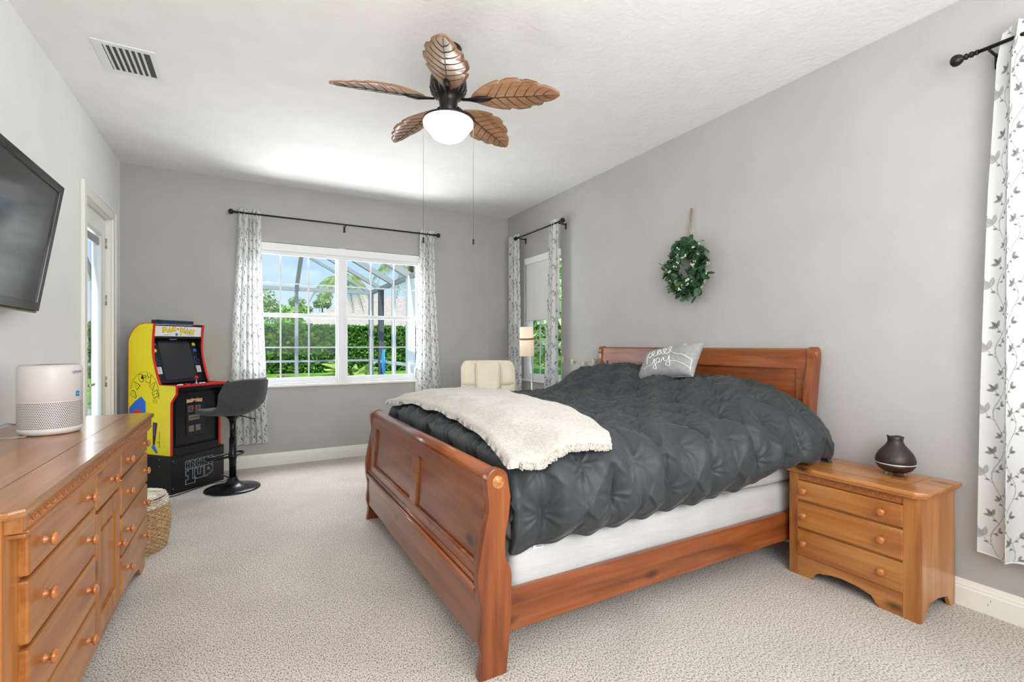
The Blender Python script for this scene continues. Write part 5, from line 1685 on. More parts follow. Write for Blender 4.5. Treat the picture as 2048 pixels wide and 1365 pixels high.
# ================================================================== WREATH
wr_ = thing('wreath', 'round green leaf wreath with white buds hanging on the headboard wall', 'wreath', (XR, 2.68, 1.915))
gl1 = noisy('wreath_leaf', [srgb(34, 62, 44), srgb(56, 88, 60), srgb(92, 118, 82)], 14, rough=0.5, spec=0.35)
rr_ = random.Random(4)
def leafshape(bm, M, L_, W_, curl=0.2, mi=0):
    n = 6
    rows = []
    for i in range(n+1):
        t = i/n
        w_ = W_*math.sin(PI*min(1, t*0.97+0.03))**0.8
        zc = curl*L_*t*t
        rows.append([(t*L_, -w_, zc+0.15*w_), (t*L_, 0, zc), (t*L_, w_, zc+0.15*w_)])
    vs = [[bm.verts.new(M @ Vector(p)) for p in r] for r in rows]
    for a, b_ in zip(vs, vs[1:]):
        for k in range(2):
            f = bm.faces.new((a[k], a[k+1], b_[k+1], b_[k])); f.smooth = True; f.material_index = mi
bm = new()
tube(bm, [(-0.045, 0.13*math.cos(a), 0.155*math.sin(a)) for a in np.linspace(0, 2*PI, 40, endpoint=False)], 0.022, 8, closed=True)
wring = build('twig_ring', bm, plain('twig_brown', srgb(64, 50, 36), 0.9), wr_)
bm = new()
for k in range(470):
    a = rr_.uniform(0, 2*PI); R0 = rr_.gauss(0.97, 0.25)
    base = Vector((-0.045-rr_.uniform(0, 0.04), 0.135*R0*math.cos(a), 0.155*R0*math.sin(a)))
    dirv = Vector((-rr_.uniform(0.1, 0.9), math.cos(a+rr_.gauss(0.5, 0.8)), math.sin(a+rr_.gauss(0.5, 0.8)))).normalized()
    q = dirv.to_track_quat('X', 'Z')
    M = Matrix.Translation(base) @ q.to_matrix().to_4x4() @ Matrix.Rotation(rr_.uniform(-1, 1), 4, 'X')
    s = rr_.uniform(0.75, 1.25)
    leafshape(bm, M, 0.060*s, 0.023*s, rr_.uniform(-0.25, 0.3))
for v in bm.verts:
    if v.co.x > -0.004: v.co.x = -0.004
build('leaves', bm, gl1, wr_)
budm = noisy('wreath_bud', [srgb(196, 206, 160), srgb(238, 240, 220)], 90, rough=0.6)
for k in range(34):
    a = 2*PI*k/34+rr_.uniform(-.15, .15); R0 = rr_.choice([0.62, 0.85, 1.05, 1.22, 1.3])
    c = Vector((-0.085-rr_.uniform(0, .02) if R0 < 1.2 else -0.05, 0.145*R0*math.cos(a), 0.165*R0*math.sin(a)))
    bm = new()
    for q in range(rr_.randint(5, 10)):
        ball(bm, c+Vector((rr_.gauss(0, .006), rr_.gauss(0, .008), rr_.gauss(0, .008))), rr_.uniform(0.0045, 0.0075), seg=8)
    build('bud_cluster', bm, budm, wr_)
bm = new()
tube(bm, [(-0.01, 0.005, 0.485), (-0.02, 0.016, 0.36), (-0.05, 0.026, 0.20), (-0.06, 0.03, 0.16)], 0.0035, 6)
tube(bm, [(-0.01, 0.001, 0.485), (-0.02, -0.004, 0.36), (-0.05, 0.002, 0.20), (-0.06, 0.0, 0.16)], 0.0035, 6)
tube(bm, [(-0.008, 0.003, 0.470), (-0.012, 0.003, 0.492), (-0.004, 0.002, 0.490)], 0.005, 6)
build('hanging_cord', bm, plain('cord_tan', srgb(150, 126, 98), 0.9), wr_)

# ================================================================== FLOWER GARLAND
gt = thing('garland', 'thin string of small tan paper flowers along the wall beside the headboard', 'garland', (XR-0.012, 4.2, 1.13))
bm = new()
gp = [(0, 0.42, 0.10), (0, 0.258, 0.022), (0, 0.084, -0.002), (0, -0.113, -0.012), (0, -0.289, 0.020), (0, -0.46, 0.05)]
tube(bm, gp, 0.0014, 5); build('string', bm, plain('string_tan', srgb(190, 170, 140), 0.9), gt)
fm = plain('paper_flower', srgb(222, 204, 176), 0.9)
for i, p in enumerate(gp[:5]):
    bm = new()
    for k in range(5):
        a = 2*PI*k/5+0.3+i
        q = Vector((-0.25, math.cos(a), math.sin(a))).normalized().to_track_quat('X', 'Z')
        leafshape(bm, Matrix.Translation(Vector(p)+Vector((-0.004, 0, -0.012))) @ q.to_matrix().to_4x4() @ Matrix.Rotation(PI/2, 4, 'X'), 0.036, 0.010, 0.1)
    ball(bm, Vector(p)+Vector((-0.006, 0, -0.012)), 0.006, seg=8)
    build('paper_flower', bm, fm, gt)
# ================================================================== CEILING FAN
fan = thing('ceiling_fan', 'five-bladed ceiling fan with carved wooden leaf blades and a lit bowl', 'ceiling fan', (1.04, 2.648, CEIL))
bronze = plain('dark_bronze', srgb(38, 32, 31), 0.35, 0.5)
bm = new(); lathe(bm, [(0, 0), (0.078, 0), (0.078, -0.012), (0.066, -0.05), (0.040, -0.075), (0, -0.075)], n=40); cyl(bm, (0, 0, -0.07), (0, 0, -0.14), 0.014, 14); build('canopy', bm, bronze, fan)
bm = new(); lathe(bm, [(0, -0.125), (0.05, -0.13), (0.088, -0.15), (0.105, -0.175), (0.108, -0.225), (0.098, -0.262), (0.075, -0.285), (0.055, -0.30), (0.055, -0.32), (0.050, -0.345), (0.048, -0.41), (0, -0.41)], n=48); mh = build('motor_housing', bm, bronze, fan)
bm = new()
for k in range(20):
    a = 2*PI*k/20; tube(bm, [(0.107*math.cos(a), 0.107*math.sin(a), -0.23), (0.100*math.cos(a), 0.100*math.sin(a), -0.26), (0.080*math.cos(a), 0.080*math.sin(a), -0.283)], 0.004, 6)
build('vent_ribs', bm, plain('rib_grey', srgb(86, 82, 80), 0.35, 0.6), mh)
bwood = wood('fan_blade_wood', srgb(178, 136, 100), srgb(150, 108, 76), srgb(104, 72, 50), 0, rough=0.38, coat=0.35, knots=False, scale=2.2)
vein = plain('blade_vein', srgb(44, 32, 26), 0.5)
def blade_w(t):     # half width along the blade, t 0..1
    base = 0.122*math.sin(PI*min(1, max(0, t))**0.92)**0.62 if 0 < t < 1 else 0.0
    return base*(0.86+0.14*math.sin(PI*t))
def make_blade():
    n, m_ = 64, 13
    L0, L1 = 0.145, 0.657
    notch = [(0.42, 1), (0.66, 1), (0.80, 1), (0.36, -1), (0.58, -1), (0.78, -1)]
    V = []
    for side in (0, 1):
        for i in range(n+1):
            t = i/n
            tt_ = 0.012+0.976*t
            hw_ = blade_w(tt_)
            for j in range(m_):
                s = -1+2*j/(m_-1)
                w_ = hw_
                for (q, sg) in notch:
                    if s*sg > 0.0:
                        d = (tt_-q)
                        w_ -= 0.014*math.exp(-(d/0.010)**2)*abs(s) + (0.010*math.exp(-((d-0.03)/0.03)**2) if d > 0 else 0)*abs(s)
                z = -0.010*(t-0.3)**2 + 0.012*(s*s)*math.sin(PI*t) + (0.006 if side == 0 else -0.006)*(1-abs(s)**6)
                V.append((L0+(L1-L0)*t, s*w_, z))
    V = np.array(V)
    F = grid_faces(n+1, m_)
    n0 = (n+1)*m_
    idx = np.arange(n0).reshape(n+1, m_)
    loop = np.concatenate([idx[0, :], idx[1:, -1], idx[-1, -2::-1], idx[-2:0:-1, 0]])
    rim = np.array([(loop[k], loop[(k+1) % len(loop)], loop[(k+1) % len(loop)]+n0, loop[k]+n0) for k in range(len(loop))])
    o = build_np('blade', V, np.vstack([F, F[:, ::-1]+n0, rim]), bwood, fan)
    bm = new()
    def under(t, s):
        tt_ = 0.012+0.976*t
        return (L0+(L1-L0)*t, s*blade_w(tt_), -0.010*(t-0.3)**2+0.012*s*s*math.sin(PI*t)-0.0062*(1-abs(s)**6)-0.0006)
    tube(bm, [under(t, 0) for t in np.linspace(0.12, 0.96, 24)], [0.0034*(1-0.6*k/23) for k in range(24)], 6)
    for k, t0 in enumerate((0.16, 0.27, 0.38, 0.49, 0.60, 0.71, 0.81)):
        for s in (-1, 1):
            tube(bm, [under(min(0.97, t0+0.02*(s > 0)+0.13*q*(0.6+0.4*q)), s*0.80*q) for q in np.linspace(0.04, 1, 9)], [0.0026*(1-0.75*k2/8) for k2 in range(9)], 5)
    # raised rim
    build('vein', bm, vein, o)
    bm = new()
    e = [under(t, 0.985) for t in np.linspace(0.02, 0.985, 40)]+[under(t, -0.985) for t in np.linspace(0.985, 0.02, 40)]
    bm2 = new()
    tube(bm2, [(0.085, 0, -0.008), (0.13, 0, -0.014), (0.18, 0, -0.016), (0.235, 0, -0.013), (0.275, 0, -0.009)], [0.010, 0.012, 0.024, 0.020, 0.003], 14)
    bmesh.ops.scale(bm2, vec=(1, 1, 0.62), verts=bm2.verts)
    bm.free()
    build('blade_arm', bm2, bronze, o)
    return o
b0 = make_blade()
blades = [b0]
for k in range(1, 5):
    c = b0.copy(); COL.objects.link(c); c.parent = fan
    for g in list(b0.children):
        d = g.copy(); COL.objects.link(d); d.parent = c
    blades.append(c)
for k, b_ in enumerate(blades):
    a = math.radians(-41.4+72*k)
    Mx = Matrix.Rotation(a, 4, 'Z') @ Matrix.Rotation(math.radians(3.0), 4, 'Y') @ Matrix.Rotation(math.radians(-15), 4, 'X')
    b_.matrix_basis = Matrix.Translation((0, 0, -0.300)) @ Mx
bm = new(); lathe(bm, [(0.048, -0.39), (0.062, -0.402), (0.11, -0.413), (0.146, -0.420), (0.150, -0.428), (0.144, -0.432), (0, -0.432)], n=48); build('light_fitter', bm, bronze, fan)
bm = new(); lathe(bm, [(0.143, -0.430), (0.147, -0.438), (0.142, -0.456), (0.124, -0.476), (0.106, -0.498), (0.090, -0.520), (0.06, -0.536), (0.0, -0.543)], n=48)
build('glass_bowl', bm, plain('lit_glass', (1, 1, 1, 1), 0.4, emit=(1.0, 0.97, 0.92, 1), es=15.0), fan)
Rr = Vector((math.cos(math.radians(-29)), math.sin(math.radians(-29)), 0))
for s, zb in ((-1, 1.935), (1, 1.925)):
    p = Rr*s*0.147
    bm = new(); tube(bm, [(p.x*0.9, p.y*0.9, -0.425), (p.x, p.y, -0.43), (p.x, p.y, zb-CEIL)], 0.0010, 5)
    for q in range(90):
        zq = -0.41-(q/90)*(CEIL-zb-0.41); ball(bm, (p.x, p.y, zq), 0.0019, seg=5)
    c = build('pull_chain', bm, plain('chain_metal', srgb(120, 114, 108), 0.35, 0.7), fan)
    bm = new(); lathe(bm, [(0, 0.006), (0.004, 0.004), (0.0055, -0.002), (0.0055, -0.028), (0, -0.030)], (p.x, p.y, zb-CEIL), 12); build('pull_knob', bm, bronze, c)

# ================================================================== CURTAINS AND RODS
def curtain_mat():
    m, n, b = nodes_of('curtain_print')
    K = n.links.new
    at = n.nodes.new('ShaderNodeAttribute')
    at.attribute_name = 'print'
    r = n.nodes.new('ShaderNodeValToRGB')
    r.color_ramp.elements[0].position = 0.0
    r.color_ramp.elements[0].color = srgb(226, 226, 224)
    r.color_ramp.elements[1].position = 1.0
    r.color_ramp.elements[1].color = srgb(96, 92, 100)
    K(at.outputs['Fac'], r.inputs[0])
    out = n.nodes['Material Output']
    tl = n.nodes.new('ShaderNodeBsdfTranslucent')
    K(r.outputs[0], tl.inputs['Color'])
    K(r.outputs[0], b.inputs['Base Color'])
    b.inputs['Roughness'].default_value = 0.85
    b.inputs['Specular IOR Level'].default_value = 0.15
    mx = n.nodes.new('ShaderNodeMixShader')
    mx.inputs[0].default_value = 0.32
    K(b.outputs[0], mx.inputs[1]); K(tl.outputs[0], mx.inputs[2])
    K(mx.outputs[0], out.inputs['Surface'])
    return m
CM = curtain_mat()
PW, PH = 0.30, 0.295
_r = random.Random(12)
leaves = []       # (u, v, angle, half length, half width, darkness)
def trio(u, v, a, s=1.0, d=0.85, n=3):
    for k in range(n):
        aa = a+(k-(n-1)/2)*0.95
        L_ = 0.0155*s
        leaves.append((u+math.cos(aa)*L_, v+math.sin(aa)*L_, aa, L_, 0.0066*s, d*(1 if k % 2 else 0.85)))
stems = []
def stem(u0, v0, u1, v1, bend):
    pts = []
    mx, my = (u0+u1)/2+bend*(v1-v0), (v0+v1)/2-bend*(u1-u0)
    for t in np.linspace(0, 1, 7):
        pts.append(((1-t)**2*u0+2*t*(1-t)*mx+t*t*u1, (1-t)**2*v0+2*t*(1-t)*my+t*t*v1))
    stems.extend(zip(pts, pts[1:]))
def main(v): return 0.085+0.034*math.sin(2*PI*v/PH)
def main2(v): return 0.225+0.030*math.sin(2*PI*v/PH+2.2)
for mf, off in ((main, 0.0), (main2, 0.11)):
    for k, (f, sd) in enumerate(((0.08, 1), (0.24, -1), (0.42, 1), (0.60, -1), (0.80, 1), (0.93, -1))):
        v = PH*f+off
        u = mf(v)
        L_ = 0.034+0.014*((k*7) % 3)/2
        a = PI/2-sd*(0.75+0.2*(k % 2))
        u2, v2 = u+math.cos(a)*L_, v+math.sin(a)*L_
        stem(u, v, u2, v2, 0.25*sd)
        big = (k == 2)
        trio(u2, v2, a, 1.55 if big else (0.85+0.25*((k*5) % 3)/2), 0.6 if big else 0.92, 3 if k % 2 == 0 else 2)
        leaves.append(((u+u2)/2+0.006*sd, (v+v2)/2-0.006, a-sd*0.9, 0.010, 0.0045, 0.9))
for k in range(4):
    leaves.append((_r.uniform(0, PW), _r.uniform(0, PH), _r.uniform(0, PI), 0.012, 0.005, 0.18))
def pattern(u, v):
    out = np.zeros_like(u)
    for mf in (main, main2):
        ph = 2*PI*v/PH
        if mf is main: c = 0.085+0.034*np.sin(ph); sl = 0.034*2*PI/PH*np.cos(ph)
        else: c = 0.225+0.030*np.sin(ph+2.2); sl = 0.030*2*PI/PH*np.cos(ph+2.2)
        d = np.abs(((u-c+PW/2) % PW)-PW/2)/np.sqrt(1+sl*sl)
        out = np.maximum(out, 0.78*np.clip(1.5-d/0.0015, 0, 1))
    um, vm = u % PW, v % PH
    for (p, q) in stems:
        mu, mv = (p[0]+q[0])/2, (p[1]+q[1])/2
        du = ((u-mu+PW/2) % PW)-PW/2; dv = ((v-mv+PH/2) % PH)-PH/2
        ex, ey = (q[0]-p[0])/2, (q[1]-p[1])/2
        l2 = ex*ex+ey*ey
        t = np.clip((du*ex+dv*ey)/l2, -1, 1)
        d = np.hypot(du-t*ex, dv-t*ey)
        out = np.maximum(out, 0.75*np.clip(1.5-d/0.0013, 0, 1))
    for (cu, cv, a, L_, W_, dk) in leaves:
        du = ((u-cu+PW/2) % PW)-PW/2; dv = ((v-cv+PH/2) % PH)-PH/2
        x = du*math.cos(a)+dv*math.sin(a); y = -du*math.sin(a)+dv*math.cos(a)
        t = x/L_
        w_ = W_*np.clip(1-t*t, 0, 1)**0.75*(1-0.25*t)
        e = np.where(np.abs(t) < 1, w_-np.abs(y), -1)
        m = np.clip(e/0.0011+0.5, 0, 1)
        rib = 0.12*np.exp(-(y/0.0012)**2)
        out = np.maximum(out, m*(dk-rib))
    return out
def curtain(label, O, D, Nn, z1, z0, left, right, folds, amp, res, full, group, seed=0, hem=0.0):
    """O origin on the rod axis, D along the rod, Nn into the room; left/right: lists of (z fraction from the top, distance)"""
    H_ = z1-z0
    nu = int(full/res); nv = int(H_/res)
    uu = np.linspace(0, 1, nu)[:, None]*np.ones((1, nv)); vv = np.ones((nu, 1))*np.linspace(0, 1, nv)[None, :]
    lf = np.interp(vv, [p[0] for p in left], [p[1] for p in left])
    rt = np.interp(vv, [p[0] for p in right], [p[1] for p in right])
    ph = 2*PI*folds*uu + 0.5*np.sin(vv*3.1+seed)+0.9*np.sin(uu*7+seed*2)
    A = amp*(0.75+0.35*np.sin(uu*11+seed)+0.0*vv)*(0.85+0.35*vv)
    off = A*np.sin(ph)+0.006*np.sin(ph*2.3+vv*4+seed)*vv
    lat = lf+(rt-lf)*(uu+0.14/folds*np.cos(ph))
    Z = z1-vv*H_
    if hem: Z = Z-hem*(uu**1)*vv
    Z = Z+0.004*np.sin(ph+1)*vv
    off = off*(1-0.35*np.exp(-((vv-0.02)/0.03)**2))
    P = np.array(O)[None, None, :]+lat[:, :, None]*np.array(D)[None, None, :]+off[:, :, None]*np.array(Nn)[None, None, :]
    P[:, :, 2] = Z
    pr = pattern(uu*full+seed*0.071, (1-vv)*H_+seed*0.037)
    pr *= (1-0.0*vv)
    o = build_np('curtain', P.reshape(-1, 3), grid_faces(nu, nv), CM, attr=pr)
    tag(o, label, 'curtain', group)
    # folded hem at the bottom
    bm = new()
    k = nv-1
    st_ = max(1, nu//80)
    h_ = int(0.05/res)
    tube(bm, [tuple(P[i, k]) for i in range(0, nu, st_)], 0.0022, 5)
    build('hem', bm, plain('hem_white', srgb(236, 235, 232), 0.9), o)
    return o, P
rodm = plain('rod_black', srgb(34, 31, 32), 0.35, 0.5)
def rings(bm, P, idxs, rodpt, D):
    pass
def rod(label, A, B, wall_dir, finials=(True, True), brackets=(), r=0.009):
    A, B = Vector(A), Vector(B)
    t = thing('curtain_rod', label, 'curtain rod', tuple((A+B)/2))
    c = (A+B)/2
    bm = new(); cyl(bm, A-c, B-c, r, 14); build('pole', bm, rodm, t)
    d = (B-A).normalized()
    for P_, s, on in ((A, -1, finials[0]), (B, 1, finials[1])):
        if not on: continue
        q = (d*s).to_track_quat('Z', 'Y').to_euler()
        bm = new(); lathe(bm, [(0.009, -0.03), (0.012, -0.028), (0.012, -0.02), (0.008, -0.016), (0.014, -0.008), (0.014, 0.0), (0.008, 0.006), (0.015, 0.012), (0.015, 0.018), (0.009, 0.024), (0.018, 0.030), (0.026, 0.042), (0.028, 0.054), (0.024, 0.066), (0.012, 0.074), (0, 0.076)], n=24)
        f = build('finial', bm, rodm, t, loc=tuple(P_-c), rot=tuple(q))
    w_ = Vector(wall_dir)
    for f_ in brackets:
        P_ = A+(B-A)*f_-c
        dist = 0.0
        bm = new(); tube(bm, [P_+Vector((0, 0, -0.012)), P_+w_*0.5+Vector((0, 0, -0.014)), P_+w_*0.96+Vector((0, 0, -0.014))], 0.006, 8)
        bmesh.ops.create_cube(bm, size=1.0, matrix=Matrix.Translation(P_+w_*0.97+Vector((0, 0, -0.035))) @ Matrix.Diagonal((0.02 if abs(w_.x) < 0.05 else 0.006, 0.02 if abs(w_.y) < 0.05 else 0.006, 0.07, 1)))
        build('bracket', bm, rodm, t)
    return t
RZ = 2.675
YR = YB-0.105
rod('long black curtain rod with ball ends above the wide far window', (-0.085, YR, RZ), (2.055, YR, RZ), (0, 0.103, 0), brackets=(0.03, 0.505, 0.97))
XRr = XR-0.105
rod('short black curtain rod above the narrow side window', (XRr, 5.34, RZ), (XRr, 4.40, RZ-0.0), (0.103, 0, 0), brackets=(0.03, 0.97))
rod('black curtain rod with a turned end nearest the nightstand', (XRr, 0.95, 2.70), (XRr, -1.30, 2.70), (0.103, 0, 0), brackets=(0.03, 0.5, 0.97))
curtain('white leaf-print curtain left of the far window behind the bar stool', (0, YR, 0), (1, 0, 0), (0, -1, 0), RZ+0.05, 0.275,
        [(0, -0.065), (0.15, -0.075), (0.5, -0.125), (0.75, -0.14), (0.9, -0.10), (1, -0.095)], [(0, 0.135), (0.2, 0.14), (0.5, 0.16), (1, 0.205)], 5, 0.030, 0.005, 1.05, 'leaf-print curtains at the far window', 1)
curtain('white leaf-print curtain right of the far window', (0, YR, 0), (1, 0, 0), (0, -1, 0), RZ+0.05, 0.275,
        [(0, 1.865), (0.3, 1.85), (0.7, 1.815), (1, 1.81)], [(0, 2.045), (0.3, 2.07), (0.7, 2.13), (1, 2.16)], 5, 0.028, 0.005, 1.05, 'leaf-print curtains at the far window', 2)
curtain('narrow white leaf-print curtain in the corner, left of the side window', (XRr, 0, 0), (0, 1, 0), (-1, 0, 0), RZ+0.05, 0.275,
        [(0, 5.30), (0.4, 5.28), (1, 5.25)], [(0, 5.55), (0.5, 5.58), (1, 5.60)], 3, 0.022, 0.005, 0.8, 'leaf-print curtains at the side window', 3)
curtain('narrow white leaf-print curtain right of the side window, nearer the headboard', (XRr, 0, 0), (0, 1, 0), (-1, 0, 0), RZ+0.05, 0.275,
        [(0, 4.42), (0.4, 4.41), (1, 4.43)], [(0, 4.60), (0.5, 4.66), (1, 4.68)], 3, 0.028, 0.005, 0.8, 'leaf-print curtains at the side window', 4)
curtain('large white leaf-print curtain at the right edge beside the nightstand', (XRr, 0, 0), (0, 1, 0), (-1, 0, 0), 2.765, 0.315,
        [(0, 0.38), (0.5, 0.34), (1, 0.30)], [(0, 0.835), (0.06, 0.86), (0.3, 0.885), (0.7, 0.905), (1, 0.915)], 5, 0.034, 0.0034, 1.15, 'leaf-print curtains at the near window', 5)
curtain('white leaf-print curtain on the far end of the near window rod', (XRr, 0, 0), (0, 1, 0), (-1, 0, 0), 2.765, 0.315,
        [(0, -1.25), (0.5, -1.27), (1, -1.27)], [(0, -0.85), (0.5, -0.82), (1, -0.80)], 5, 0.034, 0.008, 1.15, 'leaf-print curtains at the near window', 6)
# grommets on the rods near the curtain edges
def grommet(P_, axis, label, group):
    bm = new()
    tube(bm, [Vector(P_)+Vector((0 if axis == 0 else math.cos(a)*0.022, 0 if axis == 1 else math.cos(a)*0.022, math.sin(a)*0.022)) for a in np.linspace(0, 2*PI, 20, endpoint=False)], 0.005, 6, closed=True)
    tag(build('curtain_grommet', bm, rodm), label, 'curtain ring', group)
grommet((0.138, YR, RZ-0.006), 0, 'black ring where the rod enters the left far-window curtain', None) if False else None

# ================================================================== OUTSIDE
deckm = noisy('pool_deck', [srgb(176, 170, 160), srgb(196, 190, 180)], 3, rough=0.9)
lawn = noisy('lawn_grass', [srgb(96, 140, 44), srgb(132, 176, 62), srgb(160, 200, 84)], 2.5, rough=0.95, bump=0.5, bscale=30)
GZ = -0.15
bm = new(); bb(bm, (-14, YB+T+0.02, GZ-0.1), (8, 14.4, GZ)); bb(bm, (XR+T+0.02, -6, GZ-0.1), (8, YB+T+0.02, GZ)); bb(bm, (-14, -6, GZ-0.1), (XL-T-0.02, YB+T+0.02, GZ))
tag(build('pool_deck', bm, deckm), 'pale concrete deck outside the window', 'ground', kind='structure')
bm = new(); bb(bm, (-60, 14.4, GZ-0.2), (90, 95, GZ-0.02)); bb(bm, (8.0, -30, GZ-0.2), (60, 14.4, GZ-0.02))
tag(build('lawn', bm, lawn), 'bright green lawn beyond the pool cage', 'lawn', kind='structure')
cagem = plain('cage_aluminium', srgb(150, 154, 156), 0.8, spec=0.1)
cage = thing('pool_cage', 'grey aluminium screen enclosure of posts and slanting beams outside the window', 'screen enclosure', (3.2, 14.5, GZ))
def cb(name, a, b_, r=0.05, mat=cagem):
    a = Vector(a)-cage.location; b_ = Vector(b_)-cage.location
    bm = new()
    d = b_-a
    q = d.to_track_quat('Z', 'Y').to_matrix().to_4x4()
    t_ = new(); bb(t_, (-r/2, -r/2, 0), (r/2, r/2, d.length)); _merge(bm, t_, Matrix.Translation(a) @ q, 0)
    return build(name, bm, mat, cage)
EZ = 2.85
CX, CY = 3.25, 14.5
cb('eave_beam', (-9, CY, EZ), (CX, CY, EZ), 0.10); cb('eave_beam', (CX, CY, EZ), (CX, 6.2, EZ), 0.10)
cb('chair_rail', (-9, CY, 0.85), (CX, CY, 0.85), 0.06); cb('chair_rail', (CX, CY, 0.85), (CX, 6.2, 0.85), 0.07, plain('cage_pale', srgb(206, 210, 210), 0.8, spec=0.15))
for x in (-7.5, -5.3, -3.1, -0.94, 1.22): cb('post', (x, CY, GZ), (x, CY, EZ), 0.09)
for y, r in ((CY, 0.12), (13.3, 0.13), (12.0, 0.09), (10.6, 0.17), (8.8, 0.12), (7.0, 0.12)): cb('post', (CX, y, GZ), (CX, y, EZ), r, plain('cage_dark', srgb(74, 80, 86), 0.8) if y == 13.3 else (plain('cage_pale', None) if y in (12.0, 10.6) else cagem))
for y, r in ((CY, 0.07), (13.3, 0.10), (12.0, 0.12), (10.6, 0.14), (8.8, 0.12)):
    cb('roof_beam', (CX, y, EZ), (0.9, y-0.15, EZ+1.22), r); cb('roof_beam', (0.9, y-0.15, EZ+1.22), (-6.5, y-0.15, EZ+1.35), r)
for x in (-5.3, -3.1, -0.94, 1.22): cb('roof_beam', (x, CY, EZ), (x, CY-2.4, EZ+1.22), 0.09)
cb('purlin', (-6.5, CY-2.4, EZ+1.24), (0.95, CY-2.4, EZ+1.24), 0.08); cb('purlin', (0.9, CY-2.4, EZ+1.24), (0.9, 7.5, EZ+1.26), 0.08)
# leafy helper: many small leaf quads
def leaf_cloud(name, pts, size, mat, parent=None, seed=0):
    r = np.random.default_rng(seed)
    n = len(pts)
    a = r.normal(size=(n, 3)); a /= np.linalg.norm(a, axis=1, keepdims=True)
    b_ = np.cross(a, r.normal(size=(n, 3))); b_ /= np.linalg.norm(b_, axis=1, keepdims=True)
    s = size*r.uniform(0.6, 1.3, (n, 1))
    P = np.asarray(pts)
    V = np.stack([P-a*s, P-b_*s*0.5, P+a*s, P+b_*s*0.5], 1).reshape(-1, 3)
    F = np.arange(4*n).reshape(n, 4)
    return build_np(name, V, F, mat, parent, smooth=False)
hedge_m = noisy('hedge_leaf', [srgb(42, 84, 28), srgb(78, 128, 44), srgb(126, 172, 70)], 6, rough=0.6, spec=0.3)
hd = thing('hedge', 'tall clipped dark green hedge across the lawn', 'hedge', (6, 27.6, GZ))
r = np.random.default_rng(3)
n = 30000
hp_ = np.stack([r.uniform(-12, 16, n), -0.6+0.5*r.random(n)**2+0.08*np.sin(r.uniform(0, 99, n)), r.uniform(0.05, 2.42, n)], 1)
top = np.stack([r.uniform(-12, 16, 9000), r.uniform(-0.6, 0.6, 9000), 2.42+r.normal(0, 0.05, 9000)], 1)
leaf_cloud('foliage', np.vstack([hp_, top]), 0.11, hedge_m, hd, 3)
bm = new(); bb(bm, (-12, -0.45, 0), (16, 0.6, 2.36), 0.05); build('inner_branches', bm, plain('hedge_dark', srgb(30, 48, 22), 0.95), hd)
# neighbour house
hs_ = thing('neighbour_house', 'neighbouring house with a pale brown hipped shingle roof behind the hedge', 'house', (13.2, 46, GZ))
stucco = noisy('stucco', [srgb(208, 198, 180), srgb(216, 207, 190)], 2, rough=0.95)
shing = noisy('shingles', [srgb(176, 156, 144), srgb(196, 178, 164), srgb(210, 194, 180)], 3.5, rough=0.95, stretch=(1, 1, 6), bump=0.3, bscale=8)
bm = new(); bb(bm, (-8.5, -4, 0), (12, 9, 3.1)); build('walls', bm, stucco, hs_)
bm = new()
vs = [bm.verts.new(p) for p in ((-9.6, -5, 3.1), (13, -5, 3.1), (13, 10, 3.1), (-9.6, 10, 3.1), (-3.2, 2.5, 6.4), (4, 2.5, 6.4))]
for f in ((0, 1, 5, 4), (1, 2, 5), (2, 3, 4, 5), (3, 0, 4), (0, 3, 2, 1)): bm.faces.new([vs[i] for i in f])
build('roof', bm, shing, hs_)
bm = new(); bb(bm, (-9.7, -5.1, 2.95), (13.1, -4.95, 3.12)); build('fascia', bm, plain('fascia_white', srgb(226, 224, 216), 0.7), hs_)
# trees
barkm = noisy('bark', [srgb(92, 76, 60), srgb(126, 108, 88)], 8, rough=0.95)
def tree(label, x, y, h, rad, mat, n_, seed, size=0.22, squash=0.8, group='trees beyond the hedge'):
    r = np.random.default_rng(seed)
    t = thing('tree', label, 'tree', (x, y, GZ), group=group)
    pts = []
    for k in range(9):
        c = np.array([r.uniform(-rad*.6, rad*.6), r.uniform(-rad*.6, rad*.6), h-rad*squash+r.uniform(-rad*.5, rad*.55)*squash])
        q = r.normal(size=(n_//9, 3)); q /= np.linalg.norm(q, axis=1, keepdims=True)
        pts.append(c+q*(rad*0.5*r.random((n_//9, 1))**0.4)*np.array([1, 1, squash]))
    leaf_cloud('crown', np.vstack(pts), size, mat, t, seed)
    bm = new(); tube(bm, [(0, 0, 0), (0.1, 0, h*0.5), (0, 0.1, h*0.85)], [0.16, 0.12, 0.05], 8); build('trunk', bm, barkm, t)
lm1 = noisy('tree_leaf_bright', [srgb(110, 150, 66), srgb(150, 190, 98), srgb(180, 210, 130)], 2, rough=0.7)
lm2 = noisy('tree_leaf_grey', [srgb(120, 144, 98), srgb(164, 182, 134), srgb(192, 206, 166)], 2, rough=0.7)
tree('loose pale green tree at the far left seen through the window', 0.95, 41, 5.9, 1.9, lm2, 1700, 1, 0.15)
tree('bright green rounded tree beside the left muntin, above the hedge', 2.6, 36, 4.1, 1.1, lm1, 1900, 2, 0.14)
tree('low bright green tree just above the left end of the hedge', 0.5, 33, 3.4, 1.3, lm1, 2200, 6, 0.14)
tree('small pointed grey-green tree left of the neighbour roof', 5.45, 60, 7.0, 1.3, lm2, 1500, 3, 0.2)
tree('small grey-green tree rising over the slope of the neighbour roof', 7.8, 60, 7.6, 1.2, lm2, 1500, 4, 0.2)
tree('broad dark green tree far off to the right beyond the pool cage', 21, 36, 6.0, 3.4, hedge_m, 6000, 5, 0.25)
